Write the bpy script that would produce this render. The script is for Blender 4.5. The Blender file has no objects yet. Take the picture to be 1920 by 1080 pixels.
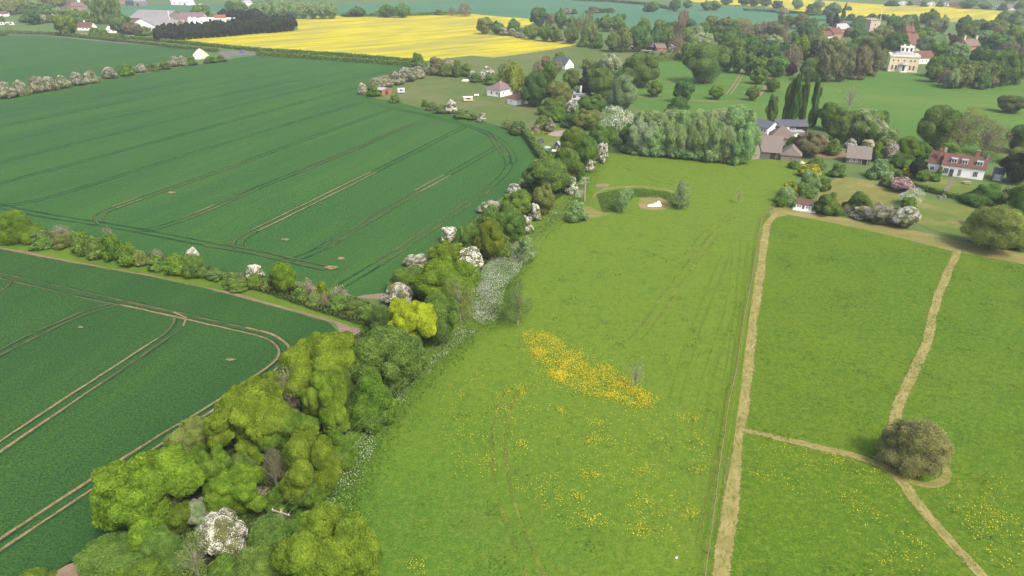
import bpy, bmesh, math, random
import numpy as np
R = math.radians
C = bpy.context.scene.collection
rng = np.random.default_rng(7)
random.seed(7)
# ------------------------------------------------------------------ camera
CAMH, F, HAZE = 60.0, 1300.0, 0.0002
PITCH = math.atan((540 + 88) / F)
FW = np.array((0, math.cos(PITCH), -math.sin(PITCH)))
UP = np.array((0, math.sin(PITCH), math.cos(PITCH)))
CAM = np.array((0, 0, CAMH))
def ray(px, py):
    return FW + np.array(((px - 960) / F, 0, 0)) + UP * ((540 - py) / F)
def G(px, py, z=0.0):                       # photo pixel -> point on the level z
    d = ray(px, py)
    return CAM + d * ((z - CAMH) / d[2])
def mpp(px, py, z=0.0):                     # metres per photo pixel there
    return float(np.dot(G(px, py, z) - CAM, FW)) / F
cam_d = bpy.data.cameras.new('camera'); cam = bpy.data.objects.new('camera', cam_d); C.objects.link(cam)
cam.location = CAM; cam.rotation_euler = (math.pi / 2 - PITCH, 0, 0)
cam_d.sensor_width = 36; cam_d.lens = F / 1920 * 36; cam_d.clip_end = 20000; cam_d.clip_start = 0.5
sc = bpy.context.scene; sc.camera = cam
# ------------------------------------------------------------------ light
SUN = np.array((0.5, -0.62, 1.0)); SUN /= np.linalg.norm(SUN)
elev = math.asin(SUN[2]); azim = math.atan2(SUN[0], SUN[1])
w = bpy.data.worlds.new('World'); sc.world = w; w.use_nodes = True
nt = w.node_tree; bg = nt.nodes['Background']
sky = nt.nodes.new('ShaderNodeTexSky'); sky.sky_type = 'NISHITA'; sky.sun_disc = False
sky.sun_elevation = elev; sky.sun_rotation = azim; sky.air_density = 1.0; sky.dust_density = 5.0; sky.ozone_density = 0.6
nt.links.new(sky.outputs[0], bg.inputs[0]); bg.inputs[1].default_value = 0.135
sd = bpy.data.lights.new('sun', 'SUN'); so = bpy.data.objects.new('sun', sd); C.objects.link(so)
sd.energy = 1.5; sd.angle = R(10); sd.color = (1.0, 0.95, 0.86)
from mathutils import Vector, Matrix
so.rotation_euler = Vector(-SUN).to_track_quat('-Z', 'Y').to_euler(); so.location = (0, 0, 200)
sc.view_settings.view_transform = 'Standard'; sc.view_settings.look = 'None'
sc.view_settings.exposure = 1.24; sc.view_settings.gamma = 1
try:
    sc.cycles.use_denoising = True; sc.cycles.denoising_prefilter = 'NONE'; sc.cycles.use_adaptive_sampling = False; sc.cycles.volume_bounces = 0; sc.cycles.max_bounces = 6; sc.cycles.transparent_max_bounces = 12
except Exception: pass
# ------------------------------------------------------------------ materials
def newmat(name):
    m = bpy.data.materials.new(name); m.use_nodes = True
    n = m.node_tree; n.nodes.clear()
    return m, n
def L(n, a, b): n.links.new(a, b)
def mixc(n, fac, a, b, mode='MIX'):
    x = n.nodes.new('ShaderNodeMix'); x.data_type = 'RGBA'; x.blend_type = mode
    for s, v in ((x.inputs[0], fac), (x.inputs[6], a), (x.inputs[7], b)):
        if hasattr(v, 'is_linked'): L(n, v, s)
        else: s.default_value = v if isinstance(v, (int, float)) else (*v, 1) if len(v) == 3 else v
    return x.outputs[2]
def mth(n, op, a, b=0.0, c=None):
    x = n.nodes.new('ShaderNodeMath'); x.operation = op
    for i, v in enumerate((a, b) if c is None else (a, b, c)):
        if hasattr(v, 'is_linked'): L(n, v, x.inputs[i])
        else: x.inputs[i].default_value = v
    return x.outputs[0]
def rngmap(n, v, lo, hi, a=0.0, b=1.0):
    x = n.nodes.new('ShaderNodeMapRange'); L(n, v, x.inputs[0])
    for i, q in enumerate((lo, hi, a, b)): x.inputs[i + 1].default_value = q
    return x.outputs[0]
def noise(n, vec, scale, detail=3, rough=0.55, dist=0.0):
    x = n.nodes.new('ShaderNodeTexNoise'); L(n, vec, x.inputs['Vector'])
    x.inputs['Scale'].default_value = scale; x.inputs['Detail'].default_value = detail
    x.inputs['Roughness'].default_value = rough; x.inputs['Distortion'].default_value = dist
    return x.outputs[0]
def mapping(n, vec, rot=0.0, sc_=(1, 1, 1)):
    x = n.nodes.new('ShaderNodeMapping'); L(n, vec, x.inputs[0])
    x.inputs['Rotation'].default_value = (0, 0, rot); x.inputs['Scale'].default_value = sc_
    y = x.outputs[0]
    return y
def outm(n, shader):
    o = n.nodes.new('ShaderNodeOutputMaterial'); L(n, shader, o.inputs[0])
def groundmat(name, base, layers, bump=0.0, bscale=3.0, alpha=None, coord='pos', edges=(), fray=0):
    """layers: (scale, detail, lo, hi, amount, colour[, rot, stretch])"""
    m, n = newmat(name)
    if coord == 'pos': P = n.nodes.new('ShaderNodeNewGeometry').outputs['Position']
    elif coord == 'uv': P = n.nodes.new('ShaderNodeTexCoord').outputs['UV']
    else: P = n.nodes.new('ShaderNodeTexCoord').outputs['Object']
    col = None
    done = False
    for l in layers:
        if edges and not done and l[0] >= .3:
            done = True
            for (p, nr, wd, amt, ecol) in edges:          # grass that changes with the distance from a boundary line
                    dt = n.nodes.new('ShaderNodeVectorMath'); dt.operation = 'DOT_PRODUCT'; L(n, P, dt.inputs[0]); dt.inputs[1].default_value = (nr[0], nr[1], 0)
                    q = mth(n, 'ADD', dt.outputs['Value'], -(p[0] * nr[0] + p[1] * nr[1]))
                    q = mth(n, 'ADD', q, mth(n, 'MULTIPLY', mth(n, 'SUBTRACT', noise(n, P, .06, 4), .5), wd * 1.5))
                    col = mixc(n, rngmap(n, q, 0, wd, amt, 0), col, ecol)
        v = P
        if len(l) > 6:
            # rotate first, then stretch
            v = mapping(n, P, l[6]); v = mapping(n, v, 0, l[7])
        f = rngmap(n, noise(n, v, l[0], l[1]), l[2], l[3], 0, l[4])
        col = mixc(n, f, base if col is None else col, l[5])
    d = n.nodes.new('ShaderNodeBsdfPrincipled'); d.inputs['Roughness'].default_value = 0.9
    d.inputs['Specular IOR Level'].default_value = 0.1
    L(n, col, d.inputs['Base Color'])
    if bump:
        b = n.nodes.new('ShaderNodeBump'); b.inputs['Strength'].default_value = bump; b.inputs['Distance'].default_value = 0.3
        L(n, noise(n, P, bscale, 4, 0.7), b.inputs['Height']); L(n, b.outputs[0], d.inputs['Normal'])
    sh = d.outputs[0]
    if alpha:
        t = n.nodes.new('ShaderNodeBsdfTransparent'); x = n.nodes.new('ShaderNodeMixShader')
        L(n, rngmap(n, noise(n, P, alpha[0], 4, 0.65), alpha[1], alpha[2]), x.inputs[0])
        L(n, t.outputs[0], x.inputs[1]); L(n, sh, x.inputs[2]); sh = x.outputs[0]
    if fray:
        ge = n.nodes.new('ShaderNodeNewGeometry').outputs['Position']; sx = n.nodes.new('ShaderNodeSeparateXYZ')
        L(n, n.nodes.new('ShaderNodeTexCoord').outputs['UV'], sx.inputs[0])
        e = mth(n, 'SUBTRACT', 1.0, mth(n, 'ABSOLUTE', sx.outputs[0]))
        q = mth(n, 'ADD', mth(n, 'MULTIPLY', e, fray), mth(n, 'MULTIPLY', mth(n, 'SUBTRACT', noise(n, ge, 2.5, 5, .7), .45), 6.0))
        t = n.nodes.new('ShaderNodeBsdfTransparent'); x = n.nodes.new('ShaderNodeMixShader')
        L(n, rngmap(n, q, 0, 1.2), x.inputs[0]); L(n, t.outputs[0], x.inputs[1]); L(n, sh, x.inputs[2]); sh = x.outputs[0]
    outm(n, sh)
    return m
def pm(name, col, rough=0.7, amt=0.25, scale=1.5, col2=None, stretch=(1, 1, 1), metal=0.0, spec=0.3):
    m, n = newmat(name)
    P = mapping(n, n.nodes.new('ShaderNodeTexCoord').outputs['Object'], 0, stretch)
    c2 = col2 or tuple(v * 0.55 for v in col)
    f = rngmap(n, noise(n, P, scale, 4, 0.65), 0.3, 0.75, 0, amt * 2)
    c = mixc(n, f, col, c2)
    d = n.nodes.new('ShaderNodeBsdfPrincipled'); L(n, c, d.inputs['Base Color'])
    d.inputs['Roughness'].default_value = rough; d.inputs['Metallic'].default_value = metal
    d.inputs['Specular IOR Level'].default_value = spec
    outm(n, d.outputs[0]); return m
def leafmat(name, trans=0.42, lo=0.66, hi=1.3, nscale=5.0):
    m, n = newmat(name)
    oi = n.nodes.new('ShaderNodeObjectInfo'); ge = n.nodes.new('ShaderNodeNewGeometry')
    tc = n.nodes.new('ShaderNodeTexCoord')
    nz = noise(n, tc.outputs['Object'], nscale, 2)
    hs = n.nodes.new('ShaderNodeHueSaturation'); L(n, oi.outputs['Color'], hs.inputs['Color'])
    v = mth(n, 'MULTIPLY', rngmap(n, ge.outputs['Random Per Island'], 0, 1, lo, hi), rngmap(n, nz, 0.28, 0.72, 0.66, 1.3))
    L(n, v, hs.inputs['Value'])
    L(n, mth(n, 'ADD', rngmap(n, nz, 0.2, 0.8, 0.515, 0.485), mth(n, 'MULTIPLY', mth(n, 'SUBTRACT', oi.outputs['Random'], 0.5), 0.012)), hs.inputs['Hue'])
    hs.inputs['Saturation'].default_value = 0.97
    d = n.nodes.new('ShaderNodeBsdfDiffuse'); t = n.nodes.new('ShaderNodeBsdfTranslucent')
    L(n, hs.outputs[0], d.inputs[0]); L(n, hs.outputs[0], t.inputs[0])
    x = n.nodes.new('ShaderNodeMixShader'); x.inputs[0].default_value = trans
    L(n, d.outputs[0], x.inputs[1]); L(n, t.outputs[0], x.inputs[2]); outm(n, x.outputs[0]); return m
LEAF = leafmat('foliage'); PETAL = leafmat('petals', 0.2, 0.75, 1.15)
BARK = pm('bark', (0.12, 0.095, 0.07), 0.9, 0.3, 6); TWIG = pm('twigs', (0.27, 0.235, 0.18), 0.9, 0.3, 4)
# ------------------------------------------------------------------ mesh helpers
def np_mesh(name, V, Q):
    me = bpy.data.meshes.new(name); k = Q.shape[1]
    me.vertices.add(len(V)); me.vertices.foreach_set('co', np.ascontiguousarray(V, dtype=np.float32).ravel())
    me.loops.add(Q.size); me.loops.foreach_set('vertex_index', np.ascontiguousarray(Q, dtype=np.int32).ravel())
    me.polygons.add(len(Q)); me.polygons.foreach_set('loop_start', np.arange(0, Q.size, k, dtype=np.int32))
    me.polygons.foreach_set('loop_total', np.full(len(Q), k, dtype=np.int32))
    me.update(); me.validate(); return me
def unit(a): return a / np.maximum(np.linalg.norm(a, axis=-1, keepdims=True), 1e-9)
def cards(P, N, s, aspect=0.6, jitter=0.6, tang=None):
    """rhombic leaf faces at P facing about N; returns V, Q"""
    n = len(P); N = unit(N + rng.normal(0, jitter, (n, 3)))
    T = rng.normal(0, 1, (n, 3)) if tang is None else tang + rng.normal(0, 0.2, (n, 3))
    T = unit(T - N * (T * N).sum(1, keepdims=True)); B = np.cross(N, T)
    s = np.asarray(s).reshape(-1, 1) * np.ones((n, 1))
    V = np.stack((P + T * s, P + B * s * aspect + N * s * 0.15, P - T * s, P - B * s * aspect + N * s * 0.15), 1).reshape(-1, 3)
    return V, np.arange(4 * n).reshape(n, 4)
_ico = None
def ico():
    global _ico
    if _ico is None:
        b = bmesh.new(); bmesh.ops.create_icosphere(b, subdivisions=2, radius=1)
        _ico = (np.array([v.co[:] for v in b.verts]), np.array([[v.index for v in f.verts] for f in b.faces])); b.free()
    return _ico
class MB:
    def __init__(s): s.v = []; s.f = []
    def add(s, vs, fs):
        o = len(s.v); s.v += [tuple(map(float, p)) for p in vs]; s.f += [[i + o for i in q] for q in fs]; return s
    def box(s, x0, y0, z0, x1, y1, z1):
        return s.add([(x, y, z) for z in (z0, z1) for y in (y0, y1) for x in (x0, x1)],
                     [(0, 2, 3, 1), (4, 5, 7, 6), (0, 1, 5, 4), (2, 6, 7, 3), (0, 4, 6, 2), (1, 3, 7, 5)])
    def hexa(s, p): # 4 bottom, 4 top
        return s.add(p, [(0, 3, 2, 1), (4, 5, 6, 7), (0, 1, 5, 4), (1, 2, 6, 5), (2, 3, 7, 6), (3, 0, 4, 7)])
    def tube(s, pts, rad, n=6):
        pts = [np.array(p, float) for p in pts]; rad = rad if isinstance(rad, (list, tuple)) else [rad] * len(pts)
        vs = []; fs = []
        for i, p in enumerate(pts):
            d = unit(pts[min(i + 1, len(pts) - 1)] - pts[max(i - 1, 0)])
            a = unit(np.cross(d, (0.31, 0.95, 0.05) if abs(d[2]) > .9 else (0, 0, 1))); b = np.cross(d, a)
            for k in range(n): t = 2 * math.pi * k / n; vs.append(p + (a * math.cos(t) + b * math.sin(t)) * rad[i])
        for i in range(len(pts) - 1):
            for k in range(n): fs.append((i * n + k, i * n + (k + 1) % n, (i + 1) * n + (k + 1) % n, (i + 1) * n + k))
        fs.append(tuple(range(n))[::-1]); fs.append(tuple(range((len(pts) - 1) * n, len(pts) * n)))
        return s.add(vs, fs)
    def lathe(s, prof, n=16, c=(0, 0), a0=0, a1=2 * math.pi):
        full = abs(a1 - a0 - 2 * math.pi) < 1e-6; m = n if full else n + 1
        vs = [(c[0] + r * math.cos(a0 + (a1 - a0) * k / n), c[1] + r * math.sin(a0 + (a1 - a0) * k / n), z) for r, z in prof for k in range(m)]
        fs = [(i * m + k, i * m + (k + 1) % m, (i + 1) * m + (k + 1) % m, (i + 1) * m + k) for i in range(len(prof) - 1) for k in range(n)]
        return s.add(vs, fs)
    def mesh(s, name):
        me = bpy.data.meshes.new(name); me.from_pydata(s.v, [], s.f)
        b = bmesh.new(); b.from_mesh(me); bmesh.ops.recalc_face_normals(b, faces=b.faces); b.to_mesh(me); b.free(); return me
    def build(s, name, mat, parent=None):
        me = s.mesh(name); me.materials.append(mat); return link(name, me, parent)
def link(name, data, parent=None):
    o = bpy.data.objects.new(name, data); C.objects.link(o)
    if parent: o.parent = parent
    return o
def tag(o, label=None, cat=None, group=None, kind=None):
    if label: o['label'] = label
    if cat: o['category'] = cat
    if group: o['group'] = group
    if kind: o['kind'] = kind
    return o
def thing(name, label, cat, loc, rz=0.0, group=None):
    o = link(name, None); o.location = loc; o.rotation_euler = (0, 0, rz); o.empty_display_size = 0.5
    return tag(o, label, cat, group)
# ------------------------------------------------------------------ ground sheets
def poly_world(px): return [tuple(G(*p)[:2]) for p in px]
def smooth(pts, it=2):
    for _ in range(it):
        q = [pts[0]]
        for a, b in zip(pts[:-1], pts[1:]):
            a, b = np.array(a), np.array(b); q += [tuple(a * .75 + b * .25), tuple(a * .25 + b * .75)]
        pts = q + [pts[-1]]
    return pts
def sheet(name, px, z, mat, label, jit=0.0, it=0):
    pts = poly_world(px)
    if it: pts = smooth(pts + [pts[0]], it)[:-1]
    if jit:
        q = []
        for a, b in zip(pts, pts[1:] + pts[:1]):
            a, b = np.array(a), np.array(b); k = max(1, min(60, int(np.linalg.norm(b - a) / 1.5)))
            q += [tuple(a + (b - a) * i / k + rng.normal(0, jit, 2)) for i in range(k)]
        pts = q
    b = bmesh.new(); f = b.faces.new([b.verts.new((x, y, z)) for x, y in pts])
    bmesh.ops.triangulate(b, faces=[f], ngon_method='EAR_CLIP'); bmesh.ops.recalc_face_normals(b, faces=b.faces)
    if sum(f.normal.z for f in b.faces) < 0: bmesh.ops.reverse_faces(b, faces=b.faces)
    me = bpy.data.meshes.new(name); b.to_mesh(me); b.free(); me.materials.append(mat)
    return tag(link(name, me), label, None, None, 'structure')
def resample(pts, step):
    out = [np.array(pts[0], float)]
    for a, b in zip(pts[:-1], pts[1:]):
        a, b = np.array(a, float), np.array(b, float); k = max(1, int(np.linalg.norm(b - a) / step))
        out += [a + (b - a) * i / k for i in range(1, k + 1)]
    return np.array(out)
def ribbon_geo(px, width, z, off=0.0, jit=0.06, step=1.0, it=2):
    p = resample(smooth(poly_world(px), it), step)
    t = unit(np.gradient(p, axis=0)); nrm = np.stack((-t[:, 1], t[:, 0]), 1)
    c = p + nrm * off; n = len(p)
    sm = lambda: np.convolve(rng.normal(0, 1, n + 8), np.ones(9) / 3, 'valid') * jit
    wl = width / 2 + sm(); wr = width / 2 + sm()
    V = np.zeros((n, 2, 3)); V[:, 0, :2] = c + nrm * wl[:, None]; V[:, 1, :2] = c - nrm * wr[:, None]; V[..., 2] = z
    s = np.concatenate(([0], np.cumsum(np.linalg.norm(np.diff(p, axis=0), axis=1))))
    UV = np.zeros((n, 2, 2)); UV[:, 0, 0] = 1; UV[:, 1, 0] = -1; UV[..., 1] = s[:, None]
    i = np.arange(n - 1) * 2
    return V.reshape(-1, 3), np.stack((i + 1, i + 3, i + 2, i), 1), UV.reshape(-1, 2)
def ribbons(name, items, mat, label=None, parent=None):
    Vs, Qs, Us, o = [], [], [], 0
    for a in items:
        V, Q, U = ribbon_geo(**a); V[:, 2] += .0022 * len(Vs); Vs.append(V); Qs.append(Q + o); Us.append(U); o += len(V)
    V = np.concatenate(Vs); Q = np.concatenate(Qs); U = np.concatenate(Us)
    me = np_mesh(name, V, Q); uv = me.uv_layers.new(name='UVMap')
    uv.data.foreach_set('uv', U[Q.ravel()].astype(np.float32).ravel()); me.materials.append(mat)
    return tag(link(name, me, parent), label, None, None, 'structure')
def inside(P, poly):
    x, y = P[:, 0], P[:, 1]; r = np.zeros(len(P), bool)
    for (x0, y0), (x1, y1) in zip(poly, poly[1:] + poly[:1]):
        c = (y0 > y) != (y1 > y); r ^= c & (x < (x1 - x0) * (y - y0) / (y1 - y0 + 1e-12) + x0)
    return r
def scatter(px, n, clump=0, csize=2.0):
    poly = poly_world(px); a = np.array(poly); lo, hi = a.min(0), a.max(0); out = np.zeros((0, 2))
    while len(out) < n:
        if clump:
            c = rng.uniform(lo, hi, (clump, 2)); c = c[inside(c, poly)]
            if len(c) == 0: continue
            q = c[rng.integers(0, len(c), n)] + rng.normal(0, csize, (n, 2)) * rng.uniform(.3, 1.2, (n, 1))
        else: q = rng.uniform(lo, hi, (n * 2, 2))
        out = np.concatenate((out, q[inside(q, poly)]))
    return out[:n]
d0, d1 = G(480, 431.5), G(870, 238); TR = math.atan2(d1[1] - d0[1], d1[0] - d0[0])      # drilling direction of the big field
d0, d1 = G(190, 719), G(0, 848); TN = math.atan2(d1[1] - d0[1], d1[0] - d0[0])
M = {}
HA_, _hb = G(640, 930), G(1060, 400); _d = unit(_hb - HA_); HN_ = (_d[1], -_d[0])

M['ground'] = groundmat('pasture', (0.085, 0.135, 0.035), [(0.012, 4, .35, .65, .8, (0.060, 0.115, 0.030)), (0.05, 4, .45, .7, .5, (0.13, 0.145, 0.05)), (0.6, 3, .4, .7, .4, (0.05, 0.09, 0.02))], .3)
M['meadow'] = groundmat('meadow_grass', (0.06878, 0.1333, 0.01056), [
    (0.018, 3, .40, .60, 1, (0.1031, 0.1575, 0.01144)), (0.045, 4, .46, .66, .85, (0.04776, 0.1131, 0.01144)), (0.11, 4, .48, .68, .7, (0.105, 0.1272, 0.02288)),
    (0.35, 5, .52, .70, .6, (0.04012, 0.09888, 0.01056)), (0.9, 5, .44, .62, .45, (0.04012, 0.09286, 0.00792)), (1.2, 5, .48, .62, .5, (0.1223, 0.1695, 0.02112)), (3.2, 4, .42, .60, .5, (0.03821, 0.08681, 0.00704)), (4.5, 3, .50, .64, .55, (0.1337, 0.1867, 0.01936))], .4, 2.2,
    edges=((HA_, HN_, 38, .95, (0.03438, 0.1131, 0.01144)), (G(1000, 660), (0, -1), 45, .85, (0.1075, 0.1615, 0.0121))))
M['hay'] = groundmat('hay_meadow_grass', (0.06026, 0.1216, 0.006774), [
    (0.03, 3, .40, .60, .9, (0.08837, 0.1405, 0.007451)), (0.09, 4, .48, .70, .75, (0.04218, 0.1048, 0.008806)), (0.3, 5, .5, .75, .55, (0.0954, 0.1206, 0.01016), 0.35, (0.45, 1.6, 1)),
    (0.35, 6, .56, .70, .7, (0.03013, 0.08597, 0.008806), 0.35, (0.5, 1.7, 1)), (0.9, 5, .44, .62, .55, (0.03616, 0.08388, 0.005419)), (1.2, 5, .48, .62, .75, (0.1085, 0.1551, 0.01355)), (3.2, 4, .42, .60, .6, (0.03415, 0.07759, 0.004741)), (4.5, 3, .50, .64, .5, (0.1155, 0.1677, 0.01219))], .4, 2.2)
def wheat(name, rot, k=1.0):
    c = lambda r, g, b: (r * k * .92, g * k, b * k * .72)
    return groundmat(name, c(0.023, 0.066, 0.019), [
        (0.02, 3, .40, .60, .75, c(0.034, 0.080, 0.016), rot, (.35, 1.3, 1)), (0.06, 3, .45, .68, .55, c(0.052, 0.104, 0.016), rot, (.16, 1.2, 1)),
        (0.5, 4, .5, .75, .5, c(0.016, 0.050, 0.022), rot, (.12, 1.6, 1)), (1.7, 5, .44, .62, .5, c(0.011, 0.036, 0.014)), (3.4, 5, .42, .60, .8, c(0.008, 0.030, 0.012)), (5, 3, .5, .68, .55, c(0.05, 0.10, 0.025))], .4, 4.0)
M['wheat'] = wheat('wheat_crop', -TR, 1.42); M['wheat_near'] = wheat('young_wheat_crop', -TN, 1.16)
M['teal'] = groundmat('far_wheat', (0.0435, 0.1232, 0.0609), [(0.01, 3, .4, .65, .7, (0.0609, 0.145, 0.06525)), (0.03, 3, .5, .7, .4, (0.0348, 0.1015, 0.0522), .2, (.2, 2, 1))], 0)
M['rape'] = groundmat('rape_in_flower', (0.42, 0.36, 0.006), [
    (0.02, 5, .44, .62, .9, (0.25, 0.235, 0.045), -TR + .5, (.4, 2.2, 1)), (0.10, 5, .46, .66, .8, (0.18, 0.18, 0.04), -TR + .5, (.25, 1.8, 1)), (0.6, 4, .52, .75, .5, (0.19, 0.19, 0.03), .1, (.4, 2, 1))], .4, 1.0)
M['lawn'] = groundmat('lawn', (0.1025, 0.1318, 0.02538), [(0.06, 4, .42, .62, .85, (0.06832, 0.1171, 0.01757)), (0.14, 4, .5, .7, .8, (0.1952, 0.161, 0.05856)), (1.5, 4, .45, .7, .3, (0.05856, 0.08784, 0.01464))], .3)
M['drylawn'] = groundmat('dry_lawn', (0.1612, 0.156, 0.04368), [(0.07, 4, .40, .65, .9, (0.1092, 0.13, 0.02912)), (0.2, 4, .5, .7, .7, (0.2444, 0.1924, 0.078)), (0.9, 4, .45, .62, .6, (0.104, 0.104, 0.02704), -.55, (.1, 1.5, 1))], .3)
M['park'] = groundmat('parkland_grass', (0.055, 0.125, 0.018), [(0.015, 3, .42, .64, .9, (0.082, 0.140, 0.022)), (0.05, 4, .5, .7, .7, (0.042, 0.105, 0.016), .15, (.25, 2.5, 1)), (0.25, 4, .55, .75, .4, (0.12, 0.145, 0.03))], .3)
M['paddock'] = groundmat('paddock_grass', (0.076, 0.112, 0.0272), [(0.03, 4, .42, .62, .9, (0.108, 0.12, 0.0416)), (0.09, 4, .5, .7, .7, (0.056, 0.096, 0.0224)), (0.4, 4, .55, .75, .4, (0.136, 0.12, 0.056))], .3)
M['verge'] = groundmat('verge_grass', (0.085, 0.145, 0.014), [(0.07, 4, .42, .62, .9, (0.062, 0.120, 0.012)), (0.3, 4, .5, .7, .6, (0.13, 0.155, 0.02)), (1.5, 4, .45, .7, .4, (0.045, 0.085, 0.01))], .6)
M['mown'] = groundmat('mown_hay', (0.26, 0.2184, 0.0798), [(1.0, 4, .4, .65, .8, (0.185, 0.1716, 0.0504), 0, (1.6, .22, 1)), (0.16, 4, .46, .66, .75, (0.15, 0.156, 0.0378), 0, (1.5, 1, 1)), (0.35, 4, .48, .7, .7, (0.31, 0.2652, 0.1176)), (2.2, 5, .48, .66, .85, (0.1, 0.1196, 0.02184), 0, (1, .45, 1)), (6, 3, .5, .7, .5, (0.13, 0.1196, 0.0378))], .6, 5, None, 'uv', fray=5.0)
M['mownstrip'] = groundmat('mown_strip', (0.1441, 0.1441, 0.03669), [(0.12, 4, .42, .62, .85, (0.2097, 0.1747, 0.06989), .3, (.3, 1.5, 1)), (0.5, 4, .5, .7, .7, (0.09173, 0.1092, 0.02184), .3, (.25, 1.5, 1)), (2.2, 4, .5, .72, .6, (0.2621, 0.2097, 0.1048))], .4)
M['soil'] = groundmat('bare_soil', (0.18, 0.135, 0.078), [(0.8, 4, .4, .7, .7, (0.126, 0.093, 0.051)), (0.15, 4, .45, .7, .5, (0.228, 0.18, 0.12)), (3, 4, .55, .7, .5, (0.078, 0.072, 0.03))], .6)
M['earth'] = groundmat('trodden_earth', (0.204, 0.15, 0.105), [(0.5, 4, .4, .7, .7, (0.15, 0.114, 0.072)), (2.5, 4, .55, .7, .6, (0.078, 0.072, 0.03))], .5)
M['track_pale'] = groundmat('pale_wheel_track', (0.216, 0.1692, 0.0864), [(0.8, 4, .42, .62, .85, (0.144, 0.1224, 0.054)), (2.5, 4, .52, .68, .8, (0.0324, 0.0504, 0.01584))], .5, 4, (0.1584, 0.2376, 0.3312))
M['track_mid'] = groundmat('worn_wheel_track', (0.078, 0.087, 0.033), [(0.3, 4, .42, .62, .85, (0.033, 0.051, 0.018)), (1.2, 4, .55, .7, .7, (0.132, 0.108, 0.048))], .5, 4, (0.072, 0.204, 0.312))
M['track_shade'] = groundmat('wheel_track_painted_shade', (0.010, 0.036, 0.011), [(0.3, 4, .42, .62, .7, (0.028, 0.075, 0.018))], .5, 4, (0.08, .2, .36))  # dark green with the shade of the crop walls painted into it
M['track_grass'] = groundmat('grass_wheel_track', (0.078, 0.124, 0.009), [(0.12, 4, .40, .62, .9, (0.095, 0.142, 0.010)), (1.5, 4, .45, .6, .6, (0.055, 0.096, 0.008))], .3, 4)
M['track_straw'] = groundmat('flattened_grass_track', (0.140, 0.165, 0.030), [(0.3, 4, .42, .62, .7, (0.12, 0.155, 0.02))], .5, 4, (0.15, .42, .62))
M['asphalt'] = groundmat('asphalt', (0.12, 0.114, 0.108), [(0.5, 4, .4, .7, .6, (0.156, 0.144, 0.126)), (4, 3, .4, .7, .4, (0.078, 0.072, 0.066))], .2)
M['gravel'] = groundmat('gravel', (0.276, 0.228, 0.18), [(0.8, 4, .4, .7, .6, (0.216, 0.174, 0.126)), (5, 3, .4, .7, .5, (0.144, 0.12, 0.09))], .5)
M['brickpath'] = groundmat('brick_path', (0.144, 0.114, 0.09), [(0.8, 4, .4, .7, .6, (0.192, 0.156, 0.12)), (5, 3, .4, .7, .6, (0.084, 0.06, 0.048))], .5)
# base ground
g = MB().add([(-3000, -600, -.02), (3000, -600, -.02), (3000, 3400, -.02), (-3000, 3400, -.02)], [(0, 1, 2, 3)])
tag(g.build('ground', M['ground']), None, None, None, 'structure')
BIG = [(-350, 245), (0, 183), (215, 147), (450, 108), (480, 104), (600, 111), (785, 124), (745, 140), (700, 158), (668, 172), (690, 182), (740, 190), (800, 205), (880, 222), (950, 240), (985, 258), (1006, 292), (990, 315), (965, 352), (905, 398), (850, 445), (790, 505), (745, 545), (715, 556), (670, 557), (640, 547), (560, 527), (480, 520), (400, 505), (300, 482), (200, 455), (100, 436), (0, 424), (-350, 370)]
sheet('wheat_field', BIG, 0.02, M['wheat'], 'big dark green wheat field crossed by many wheel tracks', .1)
NEAR = [(-500, 375), (0, 467), (130, 492), (300, 522), (430, 552), (560, 588), (620, 607), (645, 632), (642, 662), (580, 712), (480, 792), (390, 872), (290, 950), (185, 1022), (105, 1082), (20, 1140), (-500, 1480)]
sheet('young_wheat_field', NEAR, 0.028, M['wheat_near'], 'near wheat field with curved pale wheel tracks', .1)
sheet('back_wheat_field', [(-300, 90), (0, 66), (32, 64), (100, 65), (250, 80), (350, 91), (375, 95), (362, 106), (250, 125), (190, 144), (0, 181), (-300, 235)], 0.025, M['wheat'], 'wheat field beyond the line of hawthorns', .2)
sheet('verge', [(-500, 345), (0, 428), (100, 442), (200, 462), (300, 490), (400, 512), (500, 530), (600, 552), (680, 568), (720, 590), (700, 640), (650, 640), (630, 607), (560, 587), (430, 551), (300, 521), (130, 491), (0, 466), (-500, 374)], 0.03, M['verge'], 'bright grass verge between two wheat fields', .12)
sheet('meadow', [(1125, 290), (1180, 285), (1400, 300), (1510, 300), (1475, 360), (1456, 388), (1432, 406), (1420, 500), (1407, 600), (1392, 690), (1376, 790), (1345, 960), (1318, 1100), (1260, 1500), (380, 1500), (430, 1150), (540, 990), (590, 900), (680, 780), (770, 680), (840, 600), (875, 540), (925, 470), (1005, 400), (1070, 350)], 0.02, M['meadow'], 'yellow-green meadow sprinkled with buttercups', .1)
sheet('hay_meadow', [(1456, 388), (1540, 402), (1640, 420), (1800, 450), (1920, 472), (2500, 580), (3300, 1500), (1260, 1500), (1318, 1100), (1345, 960), (1376, 790), (1392, 690), (1407, 600), (1420, 500), (1432, 406)], 0.027, M['hay'], 'green hay meadow cut by mown paths', .1)
sheet('park', [(1195, 205), (1180, 185), (1200, 150), (1230, 118), (1300, 112), (1400, 138), (1500, 146), (1600, 148), (1650, 135), (1760, 140), (1850, 162), (1920, 155), (2300, 150), (2400, 300), (1920, 260), (1860, 290), (1800, 285), (1700, 262), (1600, 250), (1500, 240), (1400, 235), (1300, 225)], 0.032, M['park'], 'smooth green parkland in front of the mansion', .2)
sheet('paddock', [(745, 150), (800, 140), (900, 155), (940, 170), (1000, 200), (1040, 225), (1010, 250), (985, 258), (940, 236), (880, 220), (800, 203), (740, 188), (700, 178)], 0.03, M['paddock'], 'pale grass paddock beside the white bungalow', .2)
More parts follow.
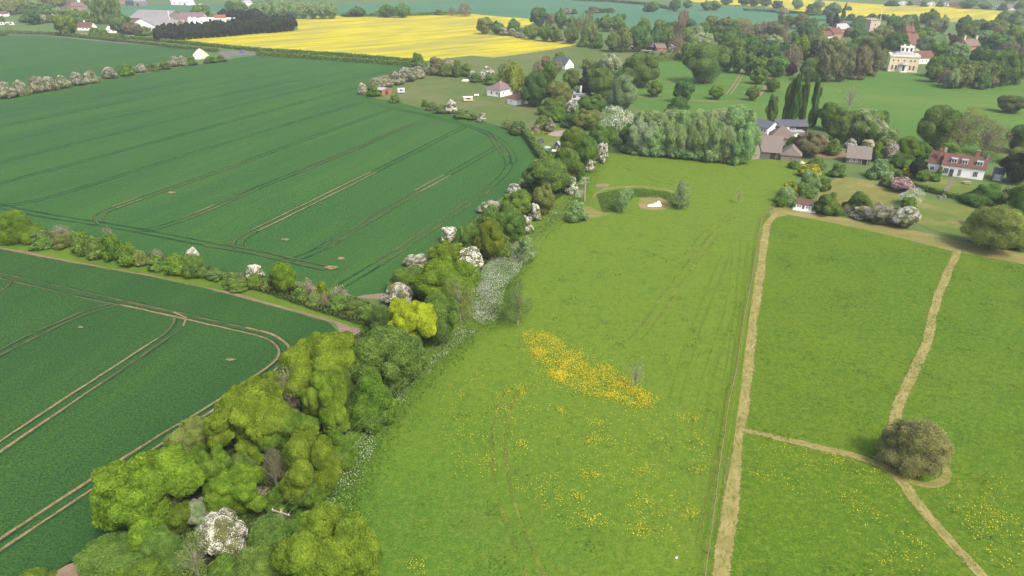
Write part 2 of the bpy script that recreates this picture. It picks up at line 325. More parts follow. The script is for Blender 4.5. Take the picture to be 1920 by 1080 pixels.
sheet('back_paddock', [(830, 113), (885, 105), (920, 109), (967, 104), (1087, 84), (1150, 90), (1220, 100), (1240, 108), (1160, 130), (1090, 125), (1000, 130), (930, 150), (860, 130)], 0.03, M['paddock'], 'grey-green paddock behind the rape field tip', .2)
sheet('rape_field', [(290, 76), (400, 67), (560, 56), (550, 34), (600, 30), (740, 29), (880, 26), (950, 32), (1000, 36), (1000, 47), (960, 56), (897, 60), (960, 66), (1040, 76), (1088, 83), (1040, 92), (967, 103), (924, 108), (885, 104), (830, 110), (785, 116), (640, 106), (480, 95), (350, 82)], 0.03, M['rape'], 'brilliant yellow rape field in flower', .3)
sheet('far_rape_field', [(1480, -2), (1560, 2), (1640, 8), (1760, 12), (1920, 24), (2300, 40), (2300, 60), (1920, 45), (1860, 40), (1740, 42), (1660, 36), (1560, 28), (1440, 14), (1300, 4), (1290, -1)], 0.02, M['rape'], 'distant yellow rape field below the village houses', .5)
sheet('far_wheat_field', [(560, 38), (560, 12), (760, 4), (900, -1), (1100, -1), (1200, 6), (1350, 10), (1480, 16), (1600, 30), (1650, 42), (1400, 60), (1250, 60), (1110, 40), (1000, 38), (950, 31), (880, 25), (740, 28)], 0.01, M['teal'], 'blue-green wheat field behind the rape', .5)
sheet('farm_wheat_field', [(226, 28), (222, 11), (300, 9), (430, 7), (470, 10), (470, 30), (330, 34)], 0.01, M['teal'], 'blue-green wheat strip behind the grey barns', .4)
# tracks, paths and lanes
def pair(px, w, gap, z, **k): return [dict(px=px, width=w, z=z, off=s * gap / 2, **k) for s in (-1, 1)]
lines = [[(-120, 234), (0, 212), (94, 197), (194, 180), (330, 158), (470, 138)], [(-120, 260), (0, 237), (139, 210.5), (286, 180), (420, 156), (560, 133)], [(-120, 293), (17, 265), (194, 224), (408, 180), (540, 154), (660, 132)],
         [(-120, 336), (0, 305), (156, 265), (306, 230), (519, 180), (650, 150), (730, 133)], [(-120, 378), (0, 344), (278, 270), (520, 204), (640, 172), (690, 160)], [(-60, 384), (0, 387), (56, 380), (111, 365), (250, 322), (520, 238), (640, 204), (680, 192)],
         [(192, 419), (183, 410), (190, 400), (214, 390), (306, 358), (480, 296), (561, 266), (733, 205)], [(250, 431), (278, 433), (333, 416), (408, 386), (480, 354), (561, 322), (659, 282), (782, 229)],
         [(448, 466), (446, 456), (455, 447), (478, 433), (560, 393), (677, 335), (780, 284), (870, 238)], [(530, 489), (554, 487), (603, 468), (783, 359), (839, 329), (934, 275)]]
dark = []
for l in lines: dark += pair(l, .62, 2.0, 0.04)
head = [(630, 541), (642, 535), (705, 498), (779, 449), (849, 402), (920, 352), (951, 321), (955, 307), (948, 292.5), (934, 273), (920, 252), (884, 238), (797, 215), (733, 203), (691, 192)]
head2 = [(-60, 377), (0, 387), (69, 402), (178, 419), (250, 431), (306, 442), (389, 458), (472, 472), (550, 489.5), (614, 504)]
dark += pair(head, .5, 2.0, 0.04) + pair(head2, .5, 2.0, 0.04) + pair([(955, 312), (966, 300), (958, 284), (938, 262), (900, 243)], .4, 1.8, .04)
wf = bpy.data.objects['wheat_field']
ribbons('shade_painted_wheel_track', dark, M['track_shade'], None, wf)  # tramlines drawn dark: shade in the crop gaps is painted as colour
pal = []
for l, sl in ((lines[6], slice(3, 6)), (lines[7], slice(2, 5)), (lines[8], slice(3, 6)), (lines[9], slice(2, 5)), (head, slice(2, 6)), (head, slice(8, 11)), (lines[6], slice(0, 4)), (lines[8], slice(0, 4)), (head2, slice(6, 10)), (lines[7], slice(5, 8))):
    pal += [dict(px=l[sl], width=.42, z=0.13, off=s, it=1) for s in (-1.0, .95)]
ribbons('worn_wheel_track', pal, M['track_mid'], None, wf)
pal = []
for px in ([(214, 390), (262, 373)], [(478, 433), (520, 413), (677, 335), (700, 324)], [(783, 359), (839, 329)], [(370, 402), (408, 386)]):
    pal += [dict(px=px, width=.4, z=0.19, off=s, it=1) for s in (-1.0, .95)]
ribbons('bare_wheel_track', pal, M['track_pale'], None, wf)
nf = bpy.data.objects['young_wheat_field']
T1o = [(-80, 497), (0, 513), (112, 537), (229, 564), (352, 591), (461, 615), (510, 626), (538, 645), (543, 656), (540, 670), (510, 700), (455, 740), (412, 762), (333, 813), (60, 993), (-90, 1093)]
T1i = [(-80, 506), (0, 522), (116, 550), (211, 570), (327, 594), (405, 612), (471, 626), (507, 638), (521, 652), (524, 663), (517, 677), (489, 698), (447, 723), (400, 758), (273, 832), (60, 973), (-90, 1072)]
T2a = [(329, 592), (325, 608), (312, 624), (296, 635), (176, 712), (0, 828), (-120, 908)]
T2b = [(350, 598), (344, 612), (325, 628), (289, 652), (190, 719), (0, 848), (-120, 931)]
T3a = [(211, 570), (169, 578), (120, 600), (53, 628), (0, 656), (-90, 706)]
T3b = [(225, 572), (176, 584), (130, 601), (63, 635), (0, 666), (-90, 717)]
T4 = [(23, 524), (18, 533), (7, 543), (-20, 556)]
al = [T1o, T1i, T2a, T2b, T3a, T3b, T4]
ribbons('shade_painted_wheel_track', [dict(px=p, width=.85, z=.04, off=.25) for p in al], M['track_shade'], None, nf)  # wide dark strips beside the pale tracks, painted shade of the standing crop
ribbons('worn_wheel_track', [dict(px=p, width=.42, z=.07) for p in al], M['track_mid'], None, nf)
ribbons('bare_wheel_track', [dict(px=p, width=.4, z=.10, it=1) for p in (T1o[5:], T1i[4:], T2a[3:], T2b[4:], T2b[:2], [(225, 572), (327, 594)], [(325, 586), (350, 597)], T1i[0:2])], M['track_pale'], None, nf)
for i, (x, y, a, b) in enumerate(((535, 450, 9, 3), (620, 503, 16, 4), (432, 676, 12, 3), (322, 362, 10, 2.5), (640, 486, 8, 3), (151, 615, 6, 2.5))):
    sheet('bare_patch', [(x + a * math.cos(t) * rng.uniform(.6, 1.1), y + b * math.sin(t) * rng.uniform(.5, 1.1)) for t in np.arange(0, 6.28, .45)], .215, M['track_pale'], 'bare soil patch in the wheat')
ribbons('field_edge_path', [dict(px=[(-100, 446), (0, 465), (130, 490), (300, 520), (430, 550), (560, 585), (630, 605)], width=.6, z=.05, jit=.1)], M['soil'], 'narrow pale path along the verge')
sheet('gateway', [(622, 600), (640, 606), (655, 613), (676, 615), (680, 622), (668, 634), (672, 645), (655, 650), (645, 640), (640, 625)], .06, M['earth'], 'bare trodden earth in the field gateway', .15, 2)
sheet('field_edge', [(668, 557), (690, 553), (722, 549), (726, 558), (700, 563)], .06, M['earth'], 'bare earth at the corner of the big wheat field', .1, 1)
sheet('field_edge', [(385, 505), (440, 512), (500, 524), (560, 535), (560, 542), (480, 530), (385, 512)], .06, M['soil'], 'bare earth strip behind the low hedge', .1, 1)
sheet('field_edge', [(285, 478), (330, 486), (330, 492), (285, 484)], .06, M['soil'], 'short bare earth strip behind the low hedge', .1, 1)
sheet('field_edge', [(70, 430), (140, 440), (140, 446), (70, 436)], .06, M['soil'], 'bare earth strip by the yellow-green bush', .1, 1)
sheet('field_edge', [(185, 1022), (140, 1052), (95, 1078), (40, 1120), (70, 1125), (140, 1085), (200, 1045)], .06, M['earth'], 'bare earth edge beside the nearest trees', .15, 1)
sheet('field_edge', [(455, 740), (500, 706), (512, 712), (470, 752)], .06, M['earth'], 'grey bare ground beside the brown thicket', .1, 1)
ribbons('mown_path', [dict(px=[(1300, 1400), (1353, 1080), (1367, 955), (1384, 813), (1400, 711), (1411, 600), (1419, 560), (1428, 496), (1436, 432), (1441, 414), (1458, 399)], width=1.9, z=.05, jit=.10, step=.7)], M['mown'], 'wide straw-coloured mown path beside the rail fence')
ribbons('mown_path', [dict(px=[(1391, 806), (1420, 813), (1500, 831), (1642, 864), (1687, 898), (1713, 938), (1767, 1000), (1842, 1080), (1960, 1220)], width=1.5, z=.06, jit=.08, step=.7)], M['mown'], 'mown path running down to the right corner')
ribbons('mown_path', [dict(px=[(1797, 470), (1775, 515), (1757, 560), (1747, 600), (1731, 667), (1691, 738), (1679, 787), (1676, 820), (1660, 849), (1644, 862)], width=1.7, z=.07, jit=.09, step=.7)], M['mown'], 'wavy mown path leading to the lone bush')
ribbons('mown_path', [dict(px=[(1690, 897), (1712, 906), (1744, 911), (1771, 902), (1779, 884), (1767, 867), (1745, 855)], width=1.1, z=.065, jit=.09, step=.7)], M['mownstrip'], 'mown loop around the lone bush')
sheet('mown_strip', [(1440, 398), (1458, 388), (1490, 393), (1540, 402), (1640, 419), (1740, 438), (1800, 452), (1920, 476), (2300, 552), (2300, 580), (1920, 496), (1780, 470), (1660, 440), (1560, 418), (1478, 403), (1452, 408)], .045, M['mownstrip'], 'broad mown strip along the garden edge', .12)
ribbons('meadow_track', [dict(px=p, width=.34, z=.04, off=o) for p in ([(1380, 470), (1375, 560), (1345, 650), (1318, 740), (1305, 830)], [(1395, 450), (1390, 560), (1370, 700), (1345, 850)], [(1360, 480), (1310, 600), (1280, 690), (1262, 760)], [(1406, 470), (1400, 560), (1380, 690), (1350, 900)]) for o in (-.8, .8)], M['track_grass'], 'faint dark wheel tracks in the meadow')
ribbons('meadow_track', [dict(px=p, width=.45, z=.045, off=o) for p in ([(1340, 440), (1300, 490), (1260, 540), (1230, 590), (1190, 640)], [(1010, 1090), (960, 980), (935, 880), (935, 790), (960, 730)], [(1375, 780), (1345, 900), (1320, 1040)], [(1170, 310), (1215, 335), (1265, 345)], [(1380, 400), (1330, 430), (1290, 480)]) for o in (-.9, .9)], M['track_straw'], 'faint pale wheel tracks in the meadow')
ribbons('meadow_track', [dict(px=p, width=.35, z=.04, off=o) for p in ([(1155, 300), (1185, 320), (1230, 345)], [(1160, 292), (1210, 322), (1265, 342)]) for o in (-.7, .7)], M['track_grass'], 'dark curved wheel tracks near the tall poplars')
ribbons('park_track', [dict(px=[(1195, 181), (1250, 186), (1320, 190), (1390, 190), (1420, 184), (1432, 170), (1440, 150), (1452, 140)], width=1.6, z=.05, jit=.2)], M['soil'], 'pale park track curving up to the wood')
ribbons('park_track', [dict(px=[(1395, 130), (1385, 150), (1365, 178)], width=.7, z=.05, off=o) for o in (-.9, .9)], M['soil'], 'faint twin tracks across the park')
ribbons('lane', [dict(px=[(-150, 62), (0, 66), (80, 66), (200, 78), (340, 90), (410, 97), (480, 100), (620, 108), (790, 120)], width=4, z=.06, jit=.1)], M['asphalt'], 'grey lane between the two clipped hedges')
sheet('yard', [(404, 96), (440, 96), (485, 99), (480, 103), (440, 105), (424, 111), (418, 106)], .08, M['asphalt'], 'grey yard at the end of the lane', .1)
sheet('farmyard', [(1404, 250), (1455, 252), (1470, 262), (1500, 268), (1600, 288), (1640, 300), (1600, 303), (1520, 292), (1500, 296), (1404, 262)], .05, M['soil'], 'dusty farmyard beside the long barn', .2)
sheet('sand_patch', [(1184, 101), (1205, 97), (1222, 98), (1210, 105), (1190, 105)], .05, M['gravel'], 'pale sand patch by the small farm', .2)
sheet('gravel_patch', [(1027, 253), (1037, 246), (1060, 244), (1056, 255), (1042, 256)], .05, M['gravel'], 'pale gravel patch in the hedgerow garden', .1)
sheet('garden_lawn', [(985, 262), (1000, 246), (1030, 240), (1062, 240), (1060, 262), (1040, 290), (1015, 290)], .03, M['lawn'], 'small lawn around the blue summerhouse', .1)
sheet('lawn', [(1535, 352), (1575, 330), (1610, 335), (1690, 345), (1690, 365), (1665, 400), (1620, 400), (1560, 395), (1530, 385)], .04, M['drylawn'], 'dry striped lawn behind the white playhouse', .1, 1)
sheet('lawn', [(1715, 368), (1770, 378), (1830, 388), (1850, 420), (1905, 468), (1800, 448), (1725, 425), (1700, 400)], .04, M['lawn'], 'green lawn beyond the blossoming trees', .1, 1)
sheet('lawn', [(1715, 335), (1760, 335), (1790, 340), (1830, 345), (1830, 375), (1770, 362), (1715, 352)], .04, M['lawn'], 'front lawn of the white cottage', .1, 1)
ribbons('brick_path', [dict(px=[(1786, 334), (1778, 350), (1770, 368)], width=1.2, z=.06, jit=.02)], M['brickpath'], 'brick path up to the cottage')
sheet('dry_bank', [(1052, 412), (1062, 398), (1075, 390), (1100, 385), (1120, 395), (1150, 400), (1130, 407), (1100, 410), (1075, 416)], .04, M['mownstrip'], 'dry grass bank by the pond', .2, 1)
sheet('dry_bank', [(1118, 346), (1140, 344), (1142, 350), (1120, 352)], .05, M['earth'], 'bare sandy spot above the pond', .1, 1)
ribbons('pond_rim', [dict(px=[(1108, 370), (1118, 361), (1135, 354), (1165, 351), (1200, 349), (1235, 352), (1262, 360)], width=1.3, z=.05, jit=.25)], M['mownstrip'], 'pale dry rim around the overgrown pond')
sheet('dry_bank', [(1200, 372), (1230, 368), (1258, 378), (1262, 390), (1225, 395), (1195, 392)], .05, M['mownstrip'], 'dry brown grass around the white sheet', .15, 1)
# ------------------------------------------------------------------ tree prototypes (unit box: 1 wide, 1 high)
def lobes_of(kind):
    Ls = []
    U = rng.uniform
    if kind == 'cauli':
        for i in range(13):
            d = unit(rng.normal(0, 1, 3)); d[2] = abs(d[2]) * 1.1 - .2; d = unit(d)
            r = U(.13, .22); c0 = d * (.5 - r) * U(.85, 1.2) + (0, 0, .5); Ls.append((*c0, r * .94, r * .94, r * U(.95, 1.1)))
            for q in range(8):
                e = unit(d * .9 + rng.normal(0, .8, 3)); q2 = r * U(.30, .48); Ls.append((*(c0 + e * r * .82), q2, q2, q2))
        Ls.append((0, 0, .40, .2, .2, .3))
    elif kind == 'dome':
        for i in range(30):
            d = unit(rng.normal(0, 1, 3)); d[2] = abs(d[2]) * 1.2 - .3; d = unit(d)
            r = U(.07, .20); Ls.append((*(d * (.5 - r) * U(.75, 1.1) + (0, 0, .48)), r * U(.9, 1.2), r, r * U(.8, 1.1)))
        Ls.append((0, 0, .42, .28, .28, .36))
    elif kind == 'smooth':
        for i in range(70):
            d = unit(rng.normal(0, 1, 3)); d[2] = abs(d[2]) * 1.2 - .35; d = unit(d)
            r = U(.06, .14); p = d * (.5 - r) * U(.75, 1.12) + (0, 0, .46); k = 1.12 - .38 * p[2]; Ls.append((p[0] * k, p[1] * k, p[2] * U(.95, 1.08), r, r, r * U(1, 1.5)))
        Ls.append((0, 0, .36, .27, .27, .32))
    elif kind == 'bush':
        for i in range(30):
            a = U(0, 6.28); q = U(.05, .40); r = U(.07, .17); z = U(.15, .35) if q > .25 else U(.4, .8)
            Ls.append((q * math.cos(a), q * math.sin(a), z, r, r, r * U(.9, 1.5)))
        Ls.append((0, 0, .35, .3, .3, .4))
    elif kind == 'col':
        for i in range(26):
            z = U(.02, .93); q = .34 * math.sin(min(1, (1 - z) * 2.4 + .12) * 1.57) * min(1, .45 + z * 3); a = U(0, 6.28); r = U(.10, .18)
            Ls.append((q * math.cos(a), q * math.sin(a), z, r, r, r * .9))
        Ls.append((0, 0, .45, .25, .25, .45))
    elif kind == 'cone':
        for i in range(34):
            z = U(.04, .95); q = .40 * (1 - z) * U(.8, 1.1); a = U(0, 6.28); r = .07 + .11 * (1 - z)
            Ls.append((q * math.cos(a), q * math.sin(a), z, r, r, r * .45))
        Ls.append((0, 0, .3, .22, .22, .3)); Ls.append((0, 0, .65, .1, .1, .3))
    elif kind == 'sparse':
        for i in range(16):
            d = unit(rng.normal(0, 1, 3)); d[2] = abs(d[2]) * 1.2 - .35; d = unit(d)
            r = U(.10, .2); Ls.append((*(d * (.5 - r) * U(.6, 1.05) + (0, 0, .5)), r, r, r))
    elif kind == 'weep':
        for i in range(16):
            a = U(0, 6.28); q = U(.1, .36); r = U(.12, .18)
            Ls.append((q * math.cos(a), q * math.sin(a), U(.35, .7) - q * .4, r, r, U(.22, .32)))
        Ls.append((0, 0, .55, .3, .3, .4))
    return np.array(Ls)
def crown_pts(Ls, n, shell=(.86, 1.05)):
    out_p, out_n = [], []; got = 0
    wgt = Ls[:, 3] * Ls[:, 5]; wgt = wgt / wgt.sum()
    while got < n:
        k = rng.choice(len(Ls), n, p=wgt); d = unit(rng.normal(0, 1, (n, 3)))
        p = Ls[k, :3] + Ls[k, 3:] * d * rng.uniform(*shell, (n, 1))
        q = ((p[:, None, :] - Ls[None, :, :3]) / Ls[None, :, 3:]); r2 = (q * q).sum(2); r2[np.arange(n), k] = 9
        ok = (r2.min(1) > .68) & ((d[:, 2] > -.55) | (rng.random(n) < .35)) & (p[:, 2] > -.02)
        out_p.append(p[ok]); out_n.append(d[ok]); got += ok.sum()
    return np.concatenate(out_p)[:n], np.concatenate(out_n)[:n]
def norm_box(V, ref=None):
    lo, hi = np.percentile(V, .5, axis=0), np.percentile(V, 99.5, axis=0)
    s = np.array((1 / (hi[0] - lo[0]), 1 / (hi[1] - lo[1]), 1 / (hi[2] - lo[2]))); c = np.array(((lo[0] + hi[0]) / 2, (lo[1] + hi[1]) / 2, lo[2]))
    return s, c
def make_crown(kind, n, leaf, core=.76, blossom=0, jitter=.6, vertical=False):
    Ls = lobes_of(kind); P, N = crown_pts(Ls, n, (.55, 1.05) if kind == 'sparse' else (.70, 1.25) if kind == 'smooth' else (.80, 1.16) if kind == 'bush' else (.90, 1.05) if kind == 'cauli' else (.82, 1.11))
    N = unit(N * .75 + unit(P - np.array((0, 0, .35))) * .25)
    tang = np.array((0, 0, 1.0)) * np.ones((n, 1)) if vertical else None
    V, Q = cards(P, N, leaf * rng.uniform(.6, 1.35, n), .32 if vertical else .6, jitter, tang)
    s, c = norm_box(V)
    if core:
        iv, jf = ico(); jq = np.concatenate((jf, jf[:, :1]), 1)
        me_v = [V]; fq = [Q]; o = len(V)
        tri = []
        for l in Ls:
            me_v.append(iv * l[3:] * core * rng.uniform(.9, 1.0, (len(iv), 1)) + l[:3]); tri.append(jf + o); o += len(iv)
        V2 = np.concatenate(me_v); T = np.concatenate(tri)
    else: V2, T = V, np.zeros((0, 3), int)
    V2 = (V2 - c) * s; V2[:, 2] = np.maximum(V2[:, 2], 0.0)
    nq, ntv = len(Q), len(T)
    me = bpy.data.meshes.new('crown_' + kind); me.vertices.add(len(V2)); me.vertices.foreach_set('co', V2.astype(np.float32).ravel())
    loops = np.concatenate((Q.ravel(), T.ravel())); me.loops.add(len(loops)); me.loops.foreach_set('vertex_index', loops.astype(np.int32))
    me.polygons.add(nq + ntv)
    me.polygons.foreach_set('loop_start', np.concatenate((np.arange(nq) * 4, nq * 4 + np.arange(ntv) * 3)).astype(np.int32))
    me.polygons.foreach_set('loop_total', np.concatenate((np.full(nq, 4), np.full(ntv, 3))).astype(np.int32))
    me.update(); me.materials.append(LEAF)
    bm_ = None
    if blossom:
        P, N = crown_pts(Ls, blossom * 3, (.98, 1.24))
        cc = P[rng.integers(0, len(P), 70)]; dd = np.sqrt(((P[:, None] - cc[None]) ** 2).sum(2)).min(1)
        keep = np.argsort(dd - P[:, 2] * .05 + rng.normal(0, .045, len(P)))[:blossom]; P, N = P[keep], N[keep]
        BV, BQ = cards(P, N, leaf * rng.uniform(.45, .95, len(P)), .8, .55)
        bm_ = np_mesh('blossom_' + kind, (BV - c) * s, BQ); bm_.materials.append(PETAL)
    return me, bm_
def make_trunk(twigs=0, th=.022, spread=.42, limbs=5, top=1.0):
    m = MB(); m.tube([(0, 0, 0), (.01, 0, .3), (0, .01, .62), (0.0, 0, .92 * top)], [th * 1.5, th, th * .7, th * .25], 7)
    for i in range(limbs):
        a = random.uniform(0, 6.28); z = random.uniform(.22, .55); r = random.uniform(.2, .36)
        m.tube([(0, 0, z), (r * .5 * math.cos(a), r * .5 * math.sin(a), z + .14), (r * math.cos(a), r * math.sin(a), z + .30)], [th * .6, th * .4, th * .15], 5)
    for i in range(twigs):
        a = random.uniform(0, 6.28); q = random.uniform(.05, .5) ** .8 * spread / .5; z0 = random.uniform(.1, .5); z1 = min(1.0, random.uniform(.45, 1.02) * math.sqrt(max(.08, 1 - (q / .55) ** 2)) + .05)
        k = random.uniform(.25, .6); j = lambda: random.uniform(-.03, .03)
        z1 = max(z1, z0 + .08)
        m.tube([(0, 0, z0 * .7), (q * k * math.cos(a) + j(), q * k * math.sin(a) + j(), z0 + (z1 - z0) * .55), (q * math.cos(a), q * math.sin(a), z1)], [th * .3, th * .2, th * .07], 3)
    return m.mesh('trunk')
PROTO = {}
def proto(key, *a, **k): PROTO.setdefault(key, []).append(make_crown(*a, **k))
for _ in range(4): proto('cauli', 'cauli', 85000, .0098, jitter=.42)
for _ in range(3): proto('domeN', 'dome', 60000, .0118, jitter=.65, blossom=14000)
for _ in range(4): proto('bushN', 'bush', 56000, .0115, blossom=14000)
for _ in range(2): proto('twigN', 'sparse', 700, .016, core=0)
for _ in range(2): proto('thinN', 'sparse', 5200, .011, core=0, blossom=2500)
proto('smooth', 'smooth', 52000, .0095, core=.6, jitter=.9)
proto('sapling', 'sparse', 260, .016, core=0)
for _ in range(6): proto('dome', 'dome', 7500, .035, blossom=2600)
for _ in range(4): proto('bush', 'bush', 6500, .035, blossom=3400)
for _ in range(3): proto('col', 'col', 8000, .036, jitter=.5, vertical=True)
for _ in range(2): proto('cone', 'cone', 7000, .034, jitter=.7)
for _ in range(2): proto('weep', 'weep', 8000, .04, jitter=.35, vertical=True)
for _ in range(3): proto('thin', 'sparse', 3000, .021, core=0, blossom=1200)
for _ in range(2): proto('twig', 'sparse', 350, .028, core=0)
TRUNK = [make_trunk() for _ in range(3)]; SAPL = [make_trunk(85, .011, .44, 4) for _ in range(2)]; TWIGS = [make_trunk(260, .022, .46, 7) for _ in range(2)]; THIN = [make_trunk(45, .024, .44, 8) for _ in range(3)]
for t in TRUNK: t.materials.append(BARK)
for t in TWIGS + THIN + SAPL: t.materials.append(TWIG)
COL = {'yg': (.168, .262, .018), 'lime': (.140, .250, .024), 'yel': (.33, .40, .013), 'gold': (.25, .29, .035), 'mid': (0.155, 0.25, 0.042), 'grn': (0.135, 0.245, 0.042), 'dark': (0.102, 0.2, 0.045), 'olive': (0.205, 0.265, 0.062),
       'oldk': (0.148, 0.225, 0.054), 'grey': (0.23, 0.345, 0.125), 'pale': (0.31, 0.41, 0.19), 'brown': (0.235, 0.222, 0.11), 'umber': (0.195, 0.205, 0.092), 'bronze': (.285, .275, .105), 'willow': (0.265, 0.385, 0.14), 'rust': (0.245, 0.195, 0.1), 'yew': (.044, .060, .024), 'conif': (.054, .070, .034), 'purple': (.080, .035, .055), 'lemon': (.26, .32, .075), 'haw': (.22, .25, .095), 'reed': (.34, .28, .13)}
CWORD = {'yg': 'yellow-green', 'lime': 'fresh green', 'yel': 'bright yellow', 'gold': 'golden-flowered', 'mid': 'mid-green', 'grn': 'green', 'dark': 'dark green', 'olive': 'olive', 'oldk': 'dark olive', 'grey': 'grey-green', 'pale': 'pale grey-green', 'brown': 'brown', 'umber': 'dull brown', 'bronze': 'bronze', 'lemon': 'pale yellow-green', 'willow': 'pale grey-green', 'rust': 'rusty brown', 'yew': 'blackish', 'conif': 'near-black', 'purple': 'purple', 'haw': 'blossoming', 'reed': 'straw-coloured'}
PETALC = {'w': (.78, .76, .68), 'c': (.60, .57, .44), 'p': (.58, .33, .41), 'g': (.40, .43, .25), 'k': (.55, .45, .42), 'y': (.52, .40, .02), 's': (.42, .40, .34)}
PWORD = {'g': 'cream', 'w': 'white', 'c': 'cream', 'p': 'pink', 'k': 'dusky pink', 'y': 'yellow', 's': 'dull white'}
SHAPE = {'smooth': ('bush', 'round bush', 'bush', 0.0), 'sapling': ('sapling', 'wispy sapling', 'tree', .05), 'airy': ('broadleaf_tree', 'airy tree', 'tree', .14), 'rbush': ('bush', 'round bush', 'bush', 0.0), 'rcon': ('conifer', 'bushy conifer', 'tree', 0.0), 'cauli': ('broadleaf_tree', 'billowing tree', 'tree', .06), 'dome': ('broadleaf_tree', 'round tree', 'tree', .04), 'bush': ('bush', 'bush', 'bush', 0.0), 'col': ('poplar', 'columnar poplar', 'tree', .03), 'cone': ('conifer', 'pointed conifer', 'tree', .02),
         'weep': ('weeping_tree', 'weeping tree', 'tree', .05), 'thin': ('light_crowned_tree', 'thin-leaved tree', 'tree', .08), 'twig': ('bare_tree', 'twiggy bush', 'bush', 0.0)}
ORD = 'first second third fourth fifth sixth seventh eighth ninth tenth eleventh twelfth thirteenth fourteenth fifteenth sixteenth seventeenth eighteenth nineteenth twentieth'.split()
NT = 0
def place_box(x0, y0, x1, y1, tf, cap=9):
    cx, cy = (x0 + x1) / 2, (y0 + y1) / 2; hc = 3.0
    d = ray(cx, cy); th = math.atan2(-d[2], math.hypot(d[0], d[1]))
    for _ in range(12):
        P = G(cx, cy, hc); m = float(np.dot(P - CAM, FW)) / F
        Wd = (x1 - x0) * m; a = Wd / 2; hh = (y1 - y0) / 2 * m
        b = math.sqrt(max(hh * hh - (a * math.sin(th)) ** 2, 0)) / math.cos(th); b = max(b, .42 * a)
        H = min(2 * b / (1 - tf), cap * Wd); hc = min(H * (1 + tf) / 2, 30)
    return P, Wd, H
def cyb(a, c): return (a + c) / 2
def tree(e, row, count, idx):
    global NT; NT += 1
    x0, y0, x1, y1, sh, col = e[:6]; pet = e[6] if len(e) > 6 and e[6] else None; lab = e[7] if len(e) > 7 else None
    name, sw, cat, tf = SHAPE[sh]
    near = (x1 - x0) > 42; key = sh
    if near: key = {'dome': 'domeN', 'rbush': 'domeN', 'rcon': 'domeN', 'bush': 'bushN', 'twig': 'twigN', 'thin': 'thinN'}.get(sh, sh)
    key = {'airy': 'smooth', 'rbush': 'dome', 'rcon': 'dome'}.get(key, key)
    me, bl = PROTO[key][NT % len(PROTO[key])]
    P, Wd, H = place_box(x0, y0, x1, y1, tf, 9 if cyb(y0, y1) < 330 else {'bush': 1.15, 'rbush': 1.1, 'cauli': 1.35, 'dome': 1.35}.get(sh, 1.8))
    if pet:
        name = 'hawthorn' if pet in 'wcs' and sh in ('bush', 'rbush') and sh == sh and col == 'haw' else 'flowering_' + ('bush' if cat == 'bush' else 'tree')
    phrase, group = row
    if not lab:
        look = (PWORD[pet] + (' hawthorn' if name == 'hawthorn' else ' flowering ' + cat)) if pet else f'{CWORD[col]} {sw}'
        lab = (f'{look} {phrase}' if count == 1 else f'{ORD[idx] if idx < 20 else "last"} {look} from left {phrase}')
    c = COL[col]; jit = rng.uniform(.93, 1.07, 3); colr = (c[0] * jit[0], c[1] * jit[1], c[2] * jit[2], 1)
    rz = rng.uniform(0, 6.28); sq = rng.uniform(.88, 1.12); base = (P[0], P[1], 0)
    small = (x1 - x0) < 20 and not pet and sh not in ('twig', 'thin', 'sapling')
    if small:
        o = tag(link(name, me), lab, cat, group); o.location = base; o.scale = (Wd, Wd, H); o.rotation_euler = (0, 0, rz); o.color = colr; return o
    t = thing(name, lab, cat, base, rz, group)
    tm = TWIGS if sh in ('twig', 'smooth') else SAPL if sh == 'sapling' else THIN if sh == 'thin' else TRUNK
    k = link('trunk', tm[NT % len(tm)], t); k.scale = (Wd, Wd, H * (1.0 if sh in ('twig', 'thin', 'sapling', 'smooth') else .8))
    o = link('crown', me, t); o.location = (0, 0, tf * H); o.scale = (Wd * sq, Wd / sq, (1 - tf) * H); o.color = colr
    if pet and bl:
        b = link('blossom', bl, t); b.location = (0, 0, tf * H); b.scale = (Wd * sq, Wd / sq, (1 - tf) * H); b.color = (*PETALC[pet], 1)
    return t
